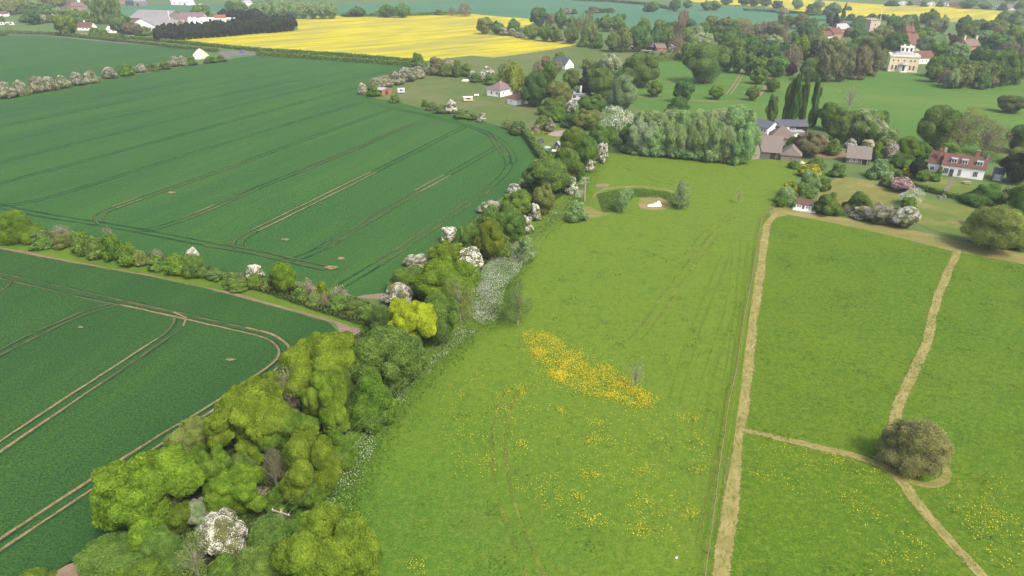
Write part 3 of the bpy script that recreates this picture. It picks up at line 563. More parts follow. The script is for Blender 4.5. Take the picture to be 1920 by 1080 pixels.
ROWS = [
('in the nearest thicket beside the wheat', 'trees of the nearest thicket', [
 (140, 992, 290, 1100, 'bush', 'grn'), (200, 848, 366, 1015, 'cauli', 'yg', None, 'biggest billowing yellow-green tree, beside the grey and white hawthorns near the wheat'),
 (320, 786, 400, 860, 'cauli', 'olive'), (362, 843, 432, 930, 'cauli', 'lime'), (384, 812, 428, 850, 'cauli', 'yg'),
 (400, 712, 552, 850, 'cauli', 'yg', None, 'broad billowing yellow-green tree just left of the bare brown thicket'), (470, 760, 560, 850, 'cauli', 'lime'),
 (533, 625, 664, 748, 'cauli', 'yg', None, 'billowing yellow-green tree at the curve of the wheel tracks'), (565, 698, 655, 800, 'cauli', 'yg'), (610, 690, 668, 760, 'dome', 'grn'),
 (648, 693, 739, 800, 'bush', 'lime', None, 'vivid green rounded bush bulging out onto the meadow edge'), (664, 618, 790, 740, 'dome', 'mid'), (690, 650, 760, 740, 'bush', 'mid'), (735, 630, 800, 705, 'bush', 'grn'),
 (514, 678, 577, 788, 'twig', 'brown', None, 'bare brown twiggy thicket between billowing yellow-green trees'), (690, 614, 747, 655, 'twig', 'brown', None, 'small bare brown twig clump left of the bright yellow tree'),
 (397, 872, 500, 965, 'cauli', 'yg'), (523, 812, 634, 940, 'cauli', 'yg'), (484, 822, 540, 932, 'thin', 'brown'), (433, 826, 490, 880, 'cauli', 'yg'), (608, 770, 655, 815, 'cauli', 'yg'), (540, 778, 598, 828, 'cauli', 'yg'), (603, 800, 664, 885, 'bush', 'lime'),
 (455, 955, 560, 1085, 'bush', 'mid'), (450, 908, 512, 955, 'twig', 'reed'), (325, 1003, 402, 1090, 'thin', 'olive'), (385, 1040, 470, 1110, 'bush', 'lime'), (270, 985, 350, 1075, 'bush', 'grn'),
 (560, 850, 612, 905, 'cauli', 'lime'), (500, 905, 560, 960, 'bush', 'lime'), (640, 760, 690, 800, 'bush', 'mid'), (300, 860, 372, 930, 'cauli', 'lime'), (430, 850, 480, 905, 'dome', 'mid'), (500, 770, 545, 815, 'dome', 'lime'), (590, 735, 640, 790, 'cauli', 'yg'), (640, 640, 690, 700, 'dome', 'lime'), (345, 820, 395, 870, 'bush', 'lime'), (290, 930, 360, 1000, 'dome', 'lime'), (560, 900, 610, 955, 'dome', 'lime'), (480, 700, 545, 775, 'cauli', 'yg'), (526, 958, 696, 1125, 'cauli', 'yg', None, 'yellow-green tree cut by the bottom edge right of the utility pole'), (560, 985, 660, 1100, 'thin', 'olive'), (35, 1066, 92, 1100, 'bush', 'lime'), (430, 1020, 540, 1120, 'bush', 'mid'), (200, 1050, 330, 1130, 'bush', 'lime'),
 (374, 958, 462, 1050, 'rbush', 'haw', 'w', 'large brilliant white hawthorn in the nearest thicket'), (348, 925, 400, 1000, 'rbush', 'grey', 's', 'dull grey-white hawthorn touching the big white one'),
 ]),
('in the long middle hedgerow', 'trees of the long middle hedgerow', [
 (723, 565, 822, 668, 'cauli', 'yel', None, 'bright yellow round tree in the middle of the hedgerow'), (788, 552, 862, 645, 'dome', 'grn'), (785, 484, 890, 575, 'dome', 'yg'), (808, 452, 876, 500, 'dome', 'yg'), (835, 505, 888, 610, 'thin', 'olive'),
 (729, 497, 806, 550, 'bush', 'mid'), (850, 420, 904, 468, 'bush', 'mid'), (892, 408, 948, 490, 'dome', 'yg'), (925, 395, 986, 455, 'dome', 'grn'), (898, 384, 940, 415, 'bush', 'mid'), (938, 356, 1002, 408, 'dome', 'mid'),
 (998, 345, 1042, 402, 'dome', 'olive'), (978, 300, 1068, 362, 'dome', 'mid', None, 'broad mid-green tree above the olive one in the hedgerow'), (1030, 277, 1093, 338, 'dome', 'mid'), (1078, 257, 1123, 316, 'dome', 'mid'), (1050, 237, 1102, 280, 'bush', 'lime', None, 'glossy fresh green tree beside the blue summerhouse'),
 (1105, 233, 1154, 284, 'dome', 'grn'), (1076, 204, 1126, 242, 'dome', 'olive'), (840, 470, 872, 500, 'bush', 'mid'), (1040, 310, 1075, 345, 'bush', 'olive'), (862, 500, 900, 540, 'bush', 'mid'), (770, 520, 810, 560, 'bush', 'mid'), (1015, 290, 1050, 312, 'bush', 'lime'), (920, 440, 960, 485, 'bush', 'mid'),
 (720, 532, 775, 575, 'rbush', 'haw', 'w'), (757, 474, 808, 503, 'bush', 'haw', 'w'), (863, 462, 904, 507, 'bush', 'haw', 'w'), (829, 426, 861, 456, 'bush', 'haw', 'w'), (969, 404, 998, 438, 'bush', 'haw', 'w'), (898, 376, 942, 400, 'bush', 'haw', 'w'), (990, 378, 1016, 417, 'bush', 'haw', 'w'), (952, 344, 980, 367, 'bush', 'haw', 'w'),
 (1059, 330, 1086, 366, 'bush', 'haw', 'w'), (1115, 270, 1140, 304, 'bush', 'haw', 'w'), (1096, 299, 1114, 322, 'bush', 'haw', 'w'), (1018, 372, 1034, 394, 'bush', 'haw', 'w'), (938, 428, 955, 452, 'bush', 'haw', 'w'), (922, 468, 938, 486, 'bush', 'haw', 'w'),
 (690, 570, 735, 622, 'bush', 'oldk', None, 'dull olive bush at the end of the grass verge'), (680, 612, 730, 660, 'bush', 'lime'),
 ]),
('on the meadow side of the hedgerow', 'shrubs on the meadow edge', [
 (967, 442, 1007, 490, 'bush', 'grey'), (944, 518, 997, 608, 'thin', 'oldk', None, 'tall grey-olive shrub standing in the cow parsley'), (1063, 379, 1101, 416, 'bush', 'grey'), (1152, 352, 1186, 394, 'thin', 'grey', None, 'grey-green willow shrub left of the white sheet by the pond'),
 (1260, 336, 1292, 388, 'thin', 'grey', None, 'grey-green willow shrub right of the white sheet by the pond'), (1172, 664, 1214, 728, 'sapling', 'pale', None, 'ghostly pale sapling beside the buttercup patch'), (1377, 342, 1396, 386, 'sapling', 'pale', None, 'faint sapling alone in the far part of the meadow'),
 (1662, 780, 1772, 886, 'smooth', 'bronze', None, 'lone dull brown bush inside the mown loop on the right'),
 ]),
('along the low hedge by the grass verge', 'shrubs of the low hedge', [
 (3, 394, 66, 456, 'bush', 'yg', None, 'tall yellow-green bush at the left edge of the photo'), (-8, 412, 14, 442, 'bush', 'haw', 'w'), (60, 430, 100, 460, 'bush', 'oldk'), (95, 420, 136, 450, 'twig', 'brown'), (96, 437, 140, 464, 'bush', 'olive'), (134, 434, 172, 478, 'bush', 'mid'), (160, 440, 198, 486, 'bush', 'mid'),
 (170, 450, 196, 483, 'bush', 'haw', 'w'), (190, 432, 232, 492, 'bush', 'lime'), (220, 455, 262, 497, 'bush', 'lime'), (192, 423, 214, 460, 'twig', 'brown'), (250, 465, 278, 500, 'bush', 'olive'), (277, 478, 312, 507, 'bush', 'mid'), (310, 476, 350, 515, 'bush', 'lime'), (340, 478, 387, 520, 'bush', 'mid'), (344, 464, 373, 486, 'bush', 'haw', 'w'),
 (283, 466, 306, 488, 'twig', 'brown'), (385, 502, 424, 524, 'bush', 'oldk'), (418, 508, 456, 540, 'bush', 'oldk'), (446, 505, 458, 536, 'twig', 'reed'), (460, 496, 491, 522, 'bush', 'haw', 'w'), (461, 514, 493, 540, 'bush', 'lime'), (507, 486, 553, 556, 'dome', 'yg', None, 'single yellow-green round tree in the low hedge'),
 (488, 520, 512, 546, 'bush', 'olive'), (548, 536, 585, 566, 'bush', 'mid'), (562, 522, 596, 566, 'twig', 'reed'), (590, 522, 618, 564, 'bush', 'yg'), (600, 548, 618, 578, 'twig', 'reed'), (615, 532, 656, 568, 'twig', 'reed'), (615, 550, 655, 582, 'bush', 'mid'), (645, 560, 690, 590, 'bush', 'oldk'), (60, 445, 100, 466, 'bush', 'mid'),
 (425, 520, 470, 545, 'bush', 'mid'), (575, 548, 606, 576, 'bush', 'olive'), (665, 572, 700, 600, 'bush', 'mid'),
 ]),
('in the line between two wheat fields', 'hawthorns between two wheat fields', [
 (-6, 154, 28, 183, 'bush', 'haw', 's'), (24, 152, 52, 178, 'bush', 'haw', 's'), (50, 144, 82, 173, 'bush', 'haw', 's'), (78, 145, 104, 170, 'bush', 'haw', 's'), (102, 142, 128, 165, 'bush', 'olive', 's'), (132, 136, 160, 159, 'bush', 'haw', 's'), (157, 133, 184, 155, 'bush', 'haw', 's'), (191, 127, 216, 147, 'bush', 'haw', 's'),
 (254, 120, 273, 136, 'bush', 'haw', 's'), (315, 106, 338, 124, 'bush', 'haw', 's'), (333, 106, 354, 123, 'bush', 'haw', 's'), (220, 120, 251, 141, 'bush', 'lime'), (350, 103, 368, 122, 'bush', 'mid'), (272, 119, 300, 132, 'bush', 'oldk'), (296, 116, 322, 129, 'bush', 'oldk'), (382, 106, 405, 118, 'bush', 'mid'), (402, 104, 426, 115, 'bush', 'mid'),
 ]),
('around the pale paddock', 'shrubs around the pale paddock', [
 (670, 157, 692, 176, 'bush', 'haw', 'c'), (690, 147, 718, 168, 'bush', 'haw', 's'), (708, 142, 736, 163, 'bush', 'haw', 's'), (726, 135, 756, 158, 'bush', 'haw', 's'), (745, 128, 776, 153, 'bush', 'haw', 's'), (770, 125, 796, 147, 'bush', 'haw', 's'), (686, 160, 714, 180, 'bush', 'lime'), (797, 125, 813, 138, 'bush', 'haw', 'w'),
 (772, 100, 798, 124, 'bush', 'mid'), (780, 120, 800, 134, 'bush', 'brown'), (800, 108, 830, 140, 'bush', 'brown'), (825, 109, 852, 126, 'bush', 'haw', 's'), (822, 118, 856, 142, 'bush', 'olive'), (848, 114, 868, 144, 'bush', 'mid'), (862, 120, 888, 142, 'bush', 'mid'), (866, 127, 881, 142, 'bush', 'haw', 'w'), (878, 134, 893, 147, 'bush', 'haw', 'w'),
 (880, 138, 905, 154, 'bush', 'dark'), (896, 136, 911, 152, 'bush', 'haw', 'w'), (900, 125, 926, 142, 'bush', 'haw', 'w'), (905, 140, 935, 158, 'bush', 'mid'), (729, 178, 750, 192, 'bush', 'mid'), (834, 188, 858, 212, 'bush', 'haw', 'w'), (894, 212, 912, 228, 'bush', 'haw', 'w'), (790, 187, 802, 200, 'bush', 'lime'), (797, 192, 820, 206, 'bush', 'oldk'), (815, 197, 842, 212, 'bush', 'oldk'),
 (850, 206, 880, 222, 'bush', 'oldk'), (876, 212, 898, 224, 'bush', 'oldk'), (955, 228, 990, 252, 'bush', 'oldk'), (940, 222, 965, 240, 'thin', 'olive'),
 ]),
('among the hamlet trees', 'trees of the wooded hamlet', [
 (930, 112, 966, 152, 'thin', 'olive'), (943, 120, 989, 170, 'weep', 'gold', None, 'golden-green weeping willow behind the white bungalow'), (980, 137, 1030, 197, 'dome', 'dark', None, 'large dark green tree right of the white bungalow'), (1017, 115, 1047, 160, 'dome', 'lime'), (1038, 99, 1061, 114, 'bush', 'mid'), (1014, 106, 1033, 130, 'dome', 'rust'),
 (998, 114, 1020, 136, 'thin', 'brown'), (1055, 130, 1086, 165, 'dome', 'mid'), (1030, 112, 1054, 132, 'thin', 'brown'), (1077, 128, 1112, 183, 'cone', 'conif', None, 'very dark conifer behind the white chimney'), (1106, 128, 1150, 188, 'dome', 'olive'), (1095, 130, 1120, 170, 'dome', 'grn'), (1142, 143, 1196, 208, 'dome', 'grey', None, 'tall grey-green willow right of the hamlet'), (1020, 154, 1072, 200, 'dome', 'olive', None, 'low olive tree in front of the hamlet houses'),
 (1088, 178, 1136, 218, 'dome', 'grn'), (1010, 184, 1062, 216, 'bush', 'mid'), (1030, 200, 1062, 228, 'bush', 'lime'), (1002, 216, 1030, 242, 'bush', 'olive', None, 'small round olive bush at the corner of the hamlet meadow'), (1050, 213, 1086, 238, 'bush', 'dark'), (1060, 190, 1080, 212, 'bush', 'haw', 'w'), (1132, 189, 1147, 208, 'bush', 'haw', 'w'), (1098, 170, 1112, 182, 'bush', 'haw', 'c'),
 (1022, 222, 1042, 246, 'bush', 'haw', 's'), (995, 234, 1014, 250, 'bush', 'haw', 's'), (1120, 200, 1190, 265, 'thin', 'grey', 'w', 'grey-green willow with a white trail of blossom'), (1160, 235, 1200, 278, 'dome', 'dark'), (1168, 263, 1202, 288, 'bush', 'grey'), (1125, 235, 1150, 270, 'thin', 'brown'), (1126, 101, 1164, 136, 'dome', 'pale', 'g', 'cream-flecked round tree beside the dark oak'), (1170, 102, 1234, 160, 'dome', 'oldk', None, 'broad dark oak at the park edge left'),
 (1108, 116, 1132, 132, 'bush', 'oldk'), (1088, 110, 1112, 128, 'bush', 'olive'), (1148, 128, 1180, 152, 'bush', 'grn'), (1072, 208, 1090, 230, 'bush', 'grn'),
 ]),
('in the tall grey-green poplar clump', 'poplars of the grey-green clump', [
 (1181, 208, 1257, 280, 'dome', 'willow'), (1217, 208, 1287, 283, 'dome', 'willow'), (1248, 208, 1314, 286, 'dome', 'willow'), (1281, 209, 1355, 289, 'dome', 'willow'), (1314, 207, 1378, 292, 'dome', 'pale'), (1348, 201, 1414, 295, 'dome', 'willow'), (1179, 222, 1237, 287, 'dome', 'pale'), (1210, 235, 1262, 289, 'dome', 'willow'), (1236, 226, 1292, 292, 'dome', 'willow'), (1267, 237, 1313, 294, 'dome', 'pale'), (1286, 222, 1332, 297, 'dome', 'willow'), (1314, 221, 1362, 299, 'dome', 'willow'), (1348, 231, 1400, 301, 'dome', 'pale'), (1369, 227, 1423, 304, 'dome', 'willow'), (1196, 258, 1232, 291, 'bush', 'willow'), (1215, 248, 1255, 293, 'bush', 'willow'), (1249, 255, 1283, 296, 'bush', 'willow'), (1272, 254, 1310, 298, 'bush', 'willow'), (1297, 259, 1331, 300, 'bush', 'willow'), (1316, 260, 1354, 303, 'bush', 'willow'), (1338, 252, 1380, 305, 'bush', 'willow'), (1364, 257, 1398, 307, 'bush', 'willow'),
 ]),
('standing in the open park', 'trees standing in the open park', [
 (1214, 150, 1243, 180, 'dome', 'mid'), (1266, 150, 1301, 190, 'dome', 'dark'), (1252, 182, 1293, 210, 'bush', 'dark'), (1332, 162, 1358, 185, 'dome', 'yg', None, 'small yellow-green round tree in the park'), (1400, 161, 1424, 187, 'dome', 'mid'), (1410, 126, 1440, 156, 'dome', 'lime'), (1437, 147, 1461, 171, 'dome', 'lime'), (1289, 84, 1360, 152, 'dome', 'oldk', None, 'huge spreading dark oak on the park edge'),
 (1572, 152, 1622, 202, 'sapling', 'olive', None, 'faint leafless tree alone on the park grass'), (1876, 180, 1920, 210, 'dome', 'oldk', None, 'lone low dark tree on the grass at the right edge'),
 ]),
('along the park edge', 'trees along the park edge', [
 (1350, 92, 1377, 132, 'dome', 'oldk'), (1367, 86, 1400, 134, 'dome', 'mid'), (1394, 98, 1418, 137, 'dome', 'oldk'), (1410, 106, 1446, 140, 'dome', 'mid'), (1440, 106, 1476, 142, 'dome', 'grn'), (1472, 118, 1496, 140, 'dome', 'purple', None, 'purple-leaved round tree at the park edge'), (1468, 83, 1502, 130, 'thin', 'brown'), (1501, 110, 1548, 150, 'dome', 'oldk'), (1511, 77, 1537, 118, 'cone', 'conif', None, 'dark layered cedar at the park edge'),
 (1534, 91, 1573, 150, 'dome', 'umber'), (1564, 89, 1600, 150, 'dome', 'umber'), (1595, 88, 1634, 144, 'dome', 'umber'), (1628, 88, 1657, 138, 'dome', 'umber'), (1582, 128, 1622, 147, 'bush', 'umber'), (1616, 125, 1640, 142, 'bush', 'umber'), (1645, 92, 1669, 120, 'dome', 'yg'),
 ]),
('behind the white farm', 'trees behind the white farm', [
 (1438, 178, 1458, 234, 'col', 'mid', None, 'short single columnar poplar left of the tall ones'), (1471, 152, 1487, 236, 'col', 'dark'), (1485, 140, 1500, 238, 'col', 'dark'), (1499, 143, 1515, 238, 'col', 'dark'), (1522, 146, 1538, 234, 'col', 'dark'), (1535, 193, 1578, 242, 'dome', 'mid'), (1555, 205, 1604, 266, 'dome', 'oldk', None, 'dark olive tree left of the cream-flowering chestnut'), (1589, 207, 1656, 268, 'dome', 'mid', 'g', 'chestnut covered in cream candles above the shed'),
 (1638, 208, 1666, 248, 'dome', 'mid'), (1640, 240, 1680, 270, 'bush', 'grey'),
 (1725, 200, 1792, 275, 'dome', 'oldk', None, 'dark tree behind the left end of the white cottage'), (1770, 205, 1840, 280, 'thin', 'olive', None, 'thin olive tree behind the middle of the white cottage'), (1818, 222, 1888, 286, 'thin', 'umber', None, 'brownish twiggy-crowned tree behind the right end of the cottage'), (1890, 236, 1940, 285, 'dome', 'dark', None, 'dark tree on the right edge behind the cottage'),
 ]),
('in the cottage and farm gardens', 'shrubs of the cottage and farm gardens', [
 (1492, 246, 1546, 292, 'dome', 'brown', None, 'spreading brown-leaved tree beside the long barn'), (1470, 258, 1502, 288, 'bush', 'dark'), (1544, 260, 1578, 290, 'bush', 'mid'), (1536, 254, 1556, 272, 'bush', 'haw', 'c'), (1586, 261, 1607, 278, 'bush', 'haw', 'w'), (1618, 262, 1642, 278, 'bush', 'haw', 'c'), (1633, 265, 1657, 302, 'bush', 'yg'), (1653, 266, 1684, 302, 'dome', 'umber', 'k', 'dusky pink cherry beside the yellow-green garden trees'), (1680, 257, 1724, 300, 'dome', 'yg', None, 'yellow-green garden tree right of the dusky pink cherry'),
 (1716, 268, 1748, 302, 'dome', 'lime'), (1668, 292, 1720, 308, 'bush', 'dark'), (1707, 298, 1738, 332, 'dome', 'yew', None, 'blackish clipped round yew left of the cottage'), (1721, 318, 1747, 339, 'dome', 'mid', None, 'clipped green box ball left of the cottage'), (1758, 268, 1808, 298, 'bush', 'mid', None, 'green bush behind the cottage chimney'), (1628, 298, 1668, 334, 'bush', 'grey'), (1555, 306, 1587, 331, 'bush', 'oldk'), (1655, 308, 1680, 330, 'bush', 'mid'), (1690, 300, 1712, 318, 'bush', 'mid'), (1675, 320, 1692, 338, 'bush', 'mid'),
 (1503, 307, 1538, 332, 'bush', 'yg', 'y', 'yellow gorse bush nearest the long barn'), (1514, 294, 1546, 318, 'bush', 'mid'), (1494, 322, 1542, 358, 'bush', 'grey'), (1468, 339, 1500, 368, 'bush', 'yg', 'y', 'yellow gorse bush above the small clipped ball'), (1456, 350, 1492, 382, 'bush', 'grey'), (1492, 348, 1526, 374, 'bush', 'mid'), (1456, 371, 1475, 388, 'dome', 'yg', None, 'small clipped yellow-green ball at the fence end'), (1529, 362, 1580, 402, 'bush', 'mid', None, 'green bush right of the white playhouse'),
 (1586, 360, 1637, 397, 'bush', 'mid', None, 'green bush standing on the dry lawn'), (1579, 382, 1598, 405, 'twig', 'brown'), (1597, 387, 1633, 410, 'bush', 'haw', 'c', 'cream-white flowering bush left of the olive one'), (1625, 383, 1680, 420, 'rbush', 'umber', 's', 'dull olive-brown flowering bush between the two white ones'), (1672, 387, 1723, 427, 'rbush', 'haw', 'w', 'brilliant white flowering tree at the mown strip'), (1673, 332, 1715, 360, 'rbush', 'umber', 'p', 'round bright pink cherry on the lawn'),
 (1688, 355, 1734, 385, 'thin', 'pale', 'w', 'spiky white magnolia below the pink cherry'), (1692, 370, 1720, 397, 'bush', 'mid'), (1662, 323, 1676, 338, 'bush', 'pale', 'c'), (1689, 315, 1711, 331, 'bush', 'yg', 'y', 'yellow azalea left of the blackish yew'), (1695, 303, 1713, 317, 'bush', 'yg', 'y', 'small yellow azalea above the bigger one'),
 (1822, 384, 1922, 462, 'airy', 'lemon', None, 'wide yellow-green tree with visible trunk on the lawn'), (1820, 392, 1848, 424, 'bush', 'mid'), (1816, 344, 1880, 385, 'bush', 'grn'), (1874, 350, 1906, 380, 'bush', 'grey'), (1892, 346, 1948, 402, 'bush', 'grn'), (1864, 360, 1892, 386, 'thin', 'brown'), (1883, 286, 1940, 342, 'dome', 'yew', None, 'blackish yew right of the black summerhouse'), (1888, 278, 1940, 310, 'bush', 'olive'), (1745, 325, 1762, 340, 'bush', 'grn'), (1757, 312, 1768, 328, 'bush', 'mid'),
 (1480, 300, 1500, 316, 'bush', 'mid'), (1535, 335, 1560, 358, 'bush', 'mid'), (1650, 332, 1672, 350, 'bush', 'mid'), (1855, 425, 1935, 462, 'bush', 'mid'),
 ]),
('beside the tip of the rape field', 'trees beside the tip of the rape field', [
 (896, 33, 923, 62, 'dome', 'olive'), (920, 40, 942, 63, 'dome', 'grn'), (936, 51, 955, 66, 'bush', 'haw', 's'), (949, 36, 976, 63, 'dome', 'mid'), (953, 54, 969, 67, 'bush', 'haw', 's'), (964, 61, 984, 70, 'bush', 'haw', 's'), (969, 52, 987, 69, 'bush', 'grey'), (984, 45, 1012, 72, 'dome', 'olive'), (1008, 47, 1034, 75, 'dome', 'grn'), (1028, 50, 1053, 77, 'dome', 'mid'), (1045, 63, 1058, 76, 'bush', 'haw', 's'), (1062, 65, 1076, 78, 'bush', 'haw', 's'), (1058, 50, 1086, 80, 'dome', 'mid'),
 (993, 16, 1026, 48, 'dome', 'dark'), (1022, 25, 1044, 48, 'thin', 'brown'), (1040, 18, 1063, 52, 'dome', 'mid'), (1062, 31, 1084, 54, 'dome', 'mid'), (1080, 27, 1096, 58, 'thin', 'olive'), (1094, 24, 1113, 58, 'thin', 'olive'), (1090, 44, 1122, 84, 'dome', 'olive'), (1084, 62, 1110, 87, 'bush', 'mid'), (1108, 64, 1133, 90, 'bush', 'grn'), (1112, 34, 1130, 54, 'dome', 'dark'), (1124, 28, 1150, 57, 'dome', 'mid'), (1144, 28, 1172, 57, 'dome', 'mid'), (1162, 26, 1175, 38, 'dome', 'dark'),
 (1133, 60, 1165, 95, 'dome', 'olive'), (1152, 51, 1186, 95, 'dome', 'olive'), (1180, 42, 1220, 94, 'dome', 'dark', None, 'tallest dark tree left of the small farm'), (1198, 33, 1222, 54, 'thin', 'yg'), (1216, 50, 1242, 90, 'dome', 'dark'), (1236, 44, 1264, 88, 'dome', 'grn'), (1226, 38, 1250, 60, 'dome', 'mid'), (1257, 40, 1273, 66, 'dome', 'dark'), (1265, 20, 1288, 68, 'thin', 'rust', None, 'tall rusty thin-leaved poplar behind the small farm'), (1280, 36, 1308, 62, 'dome', 'dark'), (1255, 64, 1288, 100, 'thin', 'rust'), (1276, 52, 1302, 78, 'dome', 'olive'), (1278, 74, 1312, 112, 'dome', 'grn'),
 (1215, 96, 1236, 108, 'bush', 'grey'), (1234, 96, 1258, 109, 'bush', 'olive'),
 ]),
('in the left part of the village wood', 'trees in the left part of the village wood', [
 (1295, 46, 1320, 68, 'dome', 'grey'), (1299, 62, 1336, 90, 'dome', 'pale'), (1312, 40, 1332, 60, 'dome', 'grn'), (1322, 31, 1346, 54, 'dome', 'olive'), (1344, 33, 1378, 56, 'dome', 'olive'), (1331, 47, 1363, 76, 'dome', 'dark'), (1357, 45, 1393, 90, 'dome', 'dark'), (1346, 61, 1380, 95, 'dome', 'lime'), (1375, 35, 1407, 58, 'dome', 'olive'), (1388, 46, 1414, 70, 'thin', 'brown'), (1406, 41, 1443, 68, 'thin', 'brown'), (1412, 57, 1428, 70, 'dome', 'purple'),
 (1390, 64, 1420, 98, 'dome', 'dark'), (1398, 76, 1434, 114, 'dome', 'dark'), (1426, 78, 1466, 118, 'dome', 'dark'), (1416, 64, 1444, 88, 'dome', 'olive'), (1438, 66, 1468, 92, 'dome', 'pale'), (1436, 40, 1470, 72, 'dome', 'umber'), (1460, 46, 1484, 84, 'thin', 'brown'), (1467, 29, 1492, 50, 'dome', 'mid'), (1486, 27, 1514, 52, 'dome', 'umber'), (1458, 23, 1469, 48, 'col', 'oldk'), (1496, 43, 1530, 80, 'dome', 'dark'), (1478, 57, 1506, 80, 'dome', 'grn'), (1486, 65, 1519, 112, 'dome', 'yg'), (1524, 51, 1546, 70, 'dome', 'yg'),
 (1514, 61, 1552, 95, 'dome', 'olive'), (1530, 44, 1562, 68, 'thin', 'olive'), (1545, 70, 1580, 97, 'dome', 'olive'), (1370, 72, 1398, 100, 'dome', 'mid'), (1320, 86, 1350, 105, 'dome', 'mid'), (1460, 78, 1480, 110, 'dome', 'dark'), (1510, 34, 1535, 54, 'dome', 'mid'),
 ]),
('around the church tower', 'trees around the church tower', [
 (1560, 41, 1590, 62, 'thin', 'brown'), (1546, 6, 1578, 36, 'dome', 'grey', None, 'tall grey-green tree standing against the far rape field'), (1545, 27, 1562, 48, 'cone', 'conif'), (1556, 26, 1578, 48, 'cone', 'conif'), (1577, 8, 1585, 52, 'col', 'oldk', None, 'thin pointed poplar against the far rape field'), (1588, 41, 1616, 62, 'dome', 'dark'), (1597, 51, 1628, 80, 'dome', 'dark'), (1597, 69, 1624, 94, 'dome', 'lime'), (1562, 78, 1596, 98, 'dome', 'olive'), (1582, 80, 1606, 102, 'dome', 'mid'), (1618, 62, 1668, 100, 'dome', 'olive'),
 (1638, 49, 1674, 80, 'dome', 'olive'), (1663, 29, 1688, 64, 'dome', 'dark'), (1682, 40, 1702, 66, 'dome', 'grn'), (1659, 63, 1702, 106, 'dome', 'dark', None, 'big dark tree just behind the pale mansion'), (1624, 37, 1650, 54, 'dome', 'mid'), (1606, 36, 1628, 54, 'dome', 'mid'), (1586, 26, 1606, 38, 'bush', 'dark'), (1603, 29, 1622, 38, 'bush', 'olive'), (1624, 26, 1646, 38, 'bush', 'dark'), (1642, 27, 1666, 38, 'bush', 'dark'), (1584, 52, 1602, 68, 'dome', 'rust'),
 ]),
('in the wood right of the mansion', 'trees in the wood right of the mansion', [
 (1684, 29, 1708, 52, 'dome', 'dark'), (1702, 28, 1720, 48, 'dome', 'dark'), (1690, 32, 1714, 62, 'dome', 'grey'), (1710, 37, 1724, 64, 'dome', 'grn'), (1733, 19, 1760, 52, 'dome', 'mid'), (1725, 24, 1740, 44, 'dome', 'mid'), (1734, 39, 1762, 66, 'dome', 'umber'), (1759, 30, 1780, 62, 'dome', 'grey'), (1724, 50, 1746, 70, 'dome', 'dark'), (1708, 56, 1738, 80, 'dome', 'yg'), (1726, 61, 1772, 102, 'dome', 'grey', None, 'large grey-green tree right of the red-roofed nave'), (1769, 64, 1793, 92, 'dome', 'purple', None, 'dark purple-leaved tree in the wood beyond the mansion'),
 (1792, 65, 1820, 90, 'dome', 'olive'), (1793, 31, 1822, 66, 'dome', 'dark'), (1800, 46, 1832, 80, 'dome', 'mid'), (1815, 38, 1834, 60, 'dome', 'grn'), (1826, 37, 1856, 58, 'dome', 'grn'), (1847, 37, 1886, 60, 'dome', 'mid'), (1868, 21, 1897, 48, 'dome', 'grey'), (1890, 18, 1924, 50, 'dome', 'grey'), (1856, 49, 1882, 72, 'thin', 'rust'), (1884, 47, 1918, 72, 'dome', 'yg'), (1834, 58, 1866, 92, 'dome', 'grey'), (1850, 60, 1888, 94, 'dome', 'grn'), (1882, 68, 1908, 92, 'dome', 'yg'), (1879, 78, 1908, 106, 'dome', 'brown'),
 (1749, 82, 1784, 114, 'dome', 'lime', None, 'bright green tree beside the red-roofed wing'), (1743, 103, 1784, 142, 'dome', 'grn'), (1738, 120, 1768, 152, 'dome', 'mid'), (1778, 82, 1814, 118, 'dome', 'grey'), (1775, 104, 1802, 134, 'dome', 'dark'), (1794, 108, 1822, 140, 'dome', 'grn'), (1818, 88, 1862, 132, 'dome', 'dark'), (1789, 122, 1824, 163, 'dome', 'olive'), (1774, 130, 1800, 164, 'weep', 'grey', None, 'grey-green weeping tree at the edge of the right wood'), (1760, 128, 1784, 158, 'thin', 'brown'), (1812, 116, 1852, 158, 'dome', 'oldk'), (1828, 140, 1858, 166, 'bush', 'dark'),
 (1844, 142, 1870, 163, 'weep', 'umber', None, 'brown weeping tree at the edge of the right wood'), (1854, 92, 1904, 140, 'dome', 'grn'), (1848, 114, 1884, 158, 'dome', 'mid'), (1864, 100, 1908, 158, 'dome', 'grn'), (1892, 104, 1930, 156, 'dome', 'mid'), (1912, 94, 1932, 116, 'thin', 'brown'), (1905, 60, 1935, 100, 'dome', 'mid'), (1820, 70, 1842, 92, 'dome', 'mid'),
 ]),
('by the farm and houses at top left', 'trees by the farm at top left', [
 (45, 15, 73, 44, 'dome', 'dark'), (102, 27, 138, 64, 'dome', 'yg', None, 'bright yellow-green tree on the pasture at top left'), (126, 50, 140, 64, 'dome', 'dark'), (78, 8, 106, 30, 'dome', 'grn'), (98, 14, 128, 32, 'dome', 'grey'), (128, 18, 160, 46, 'dome', 'mid'), (208, 27, 246, 64, 'dome', 'oldk'), (234, 42, 263, 66, 'dome', 'brown'), (260, 50, 284, 66, 'bush', 'olive'), (167, 52, 187, 70, 'bush', 'mid'), (0, 57, 12, 66, 'bush', 'oldk'), (9, 44, 21, 60, 'bush', 'grey'), (79, 29, 91, 42, 'bush', 'haw', 'c'), (94, 27, 106, 40, 'bush', 'haw', 'c'), (-4, 2, 26, 26, 'dome', 'olive'),
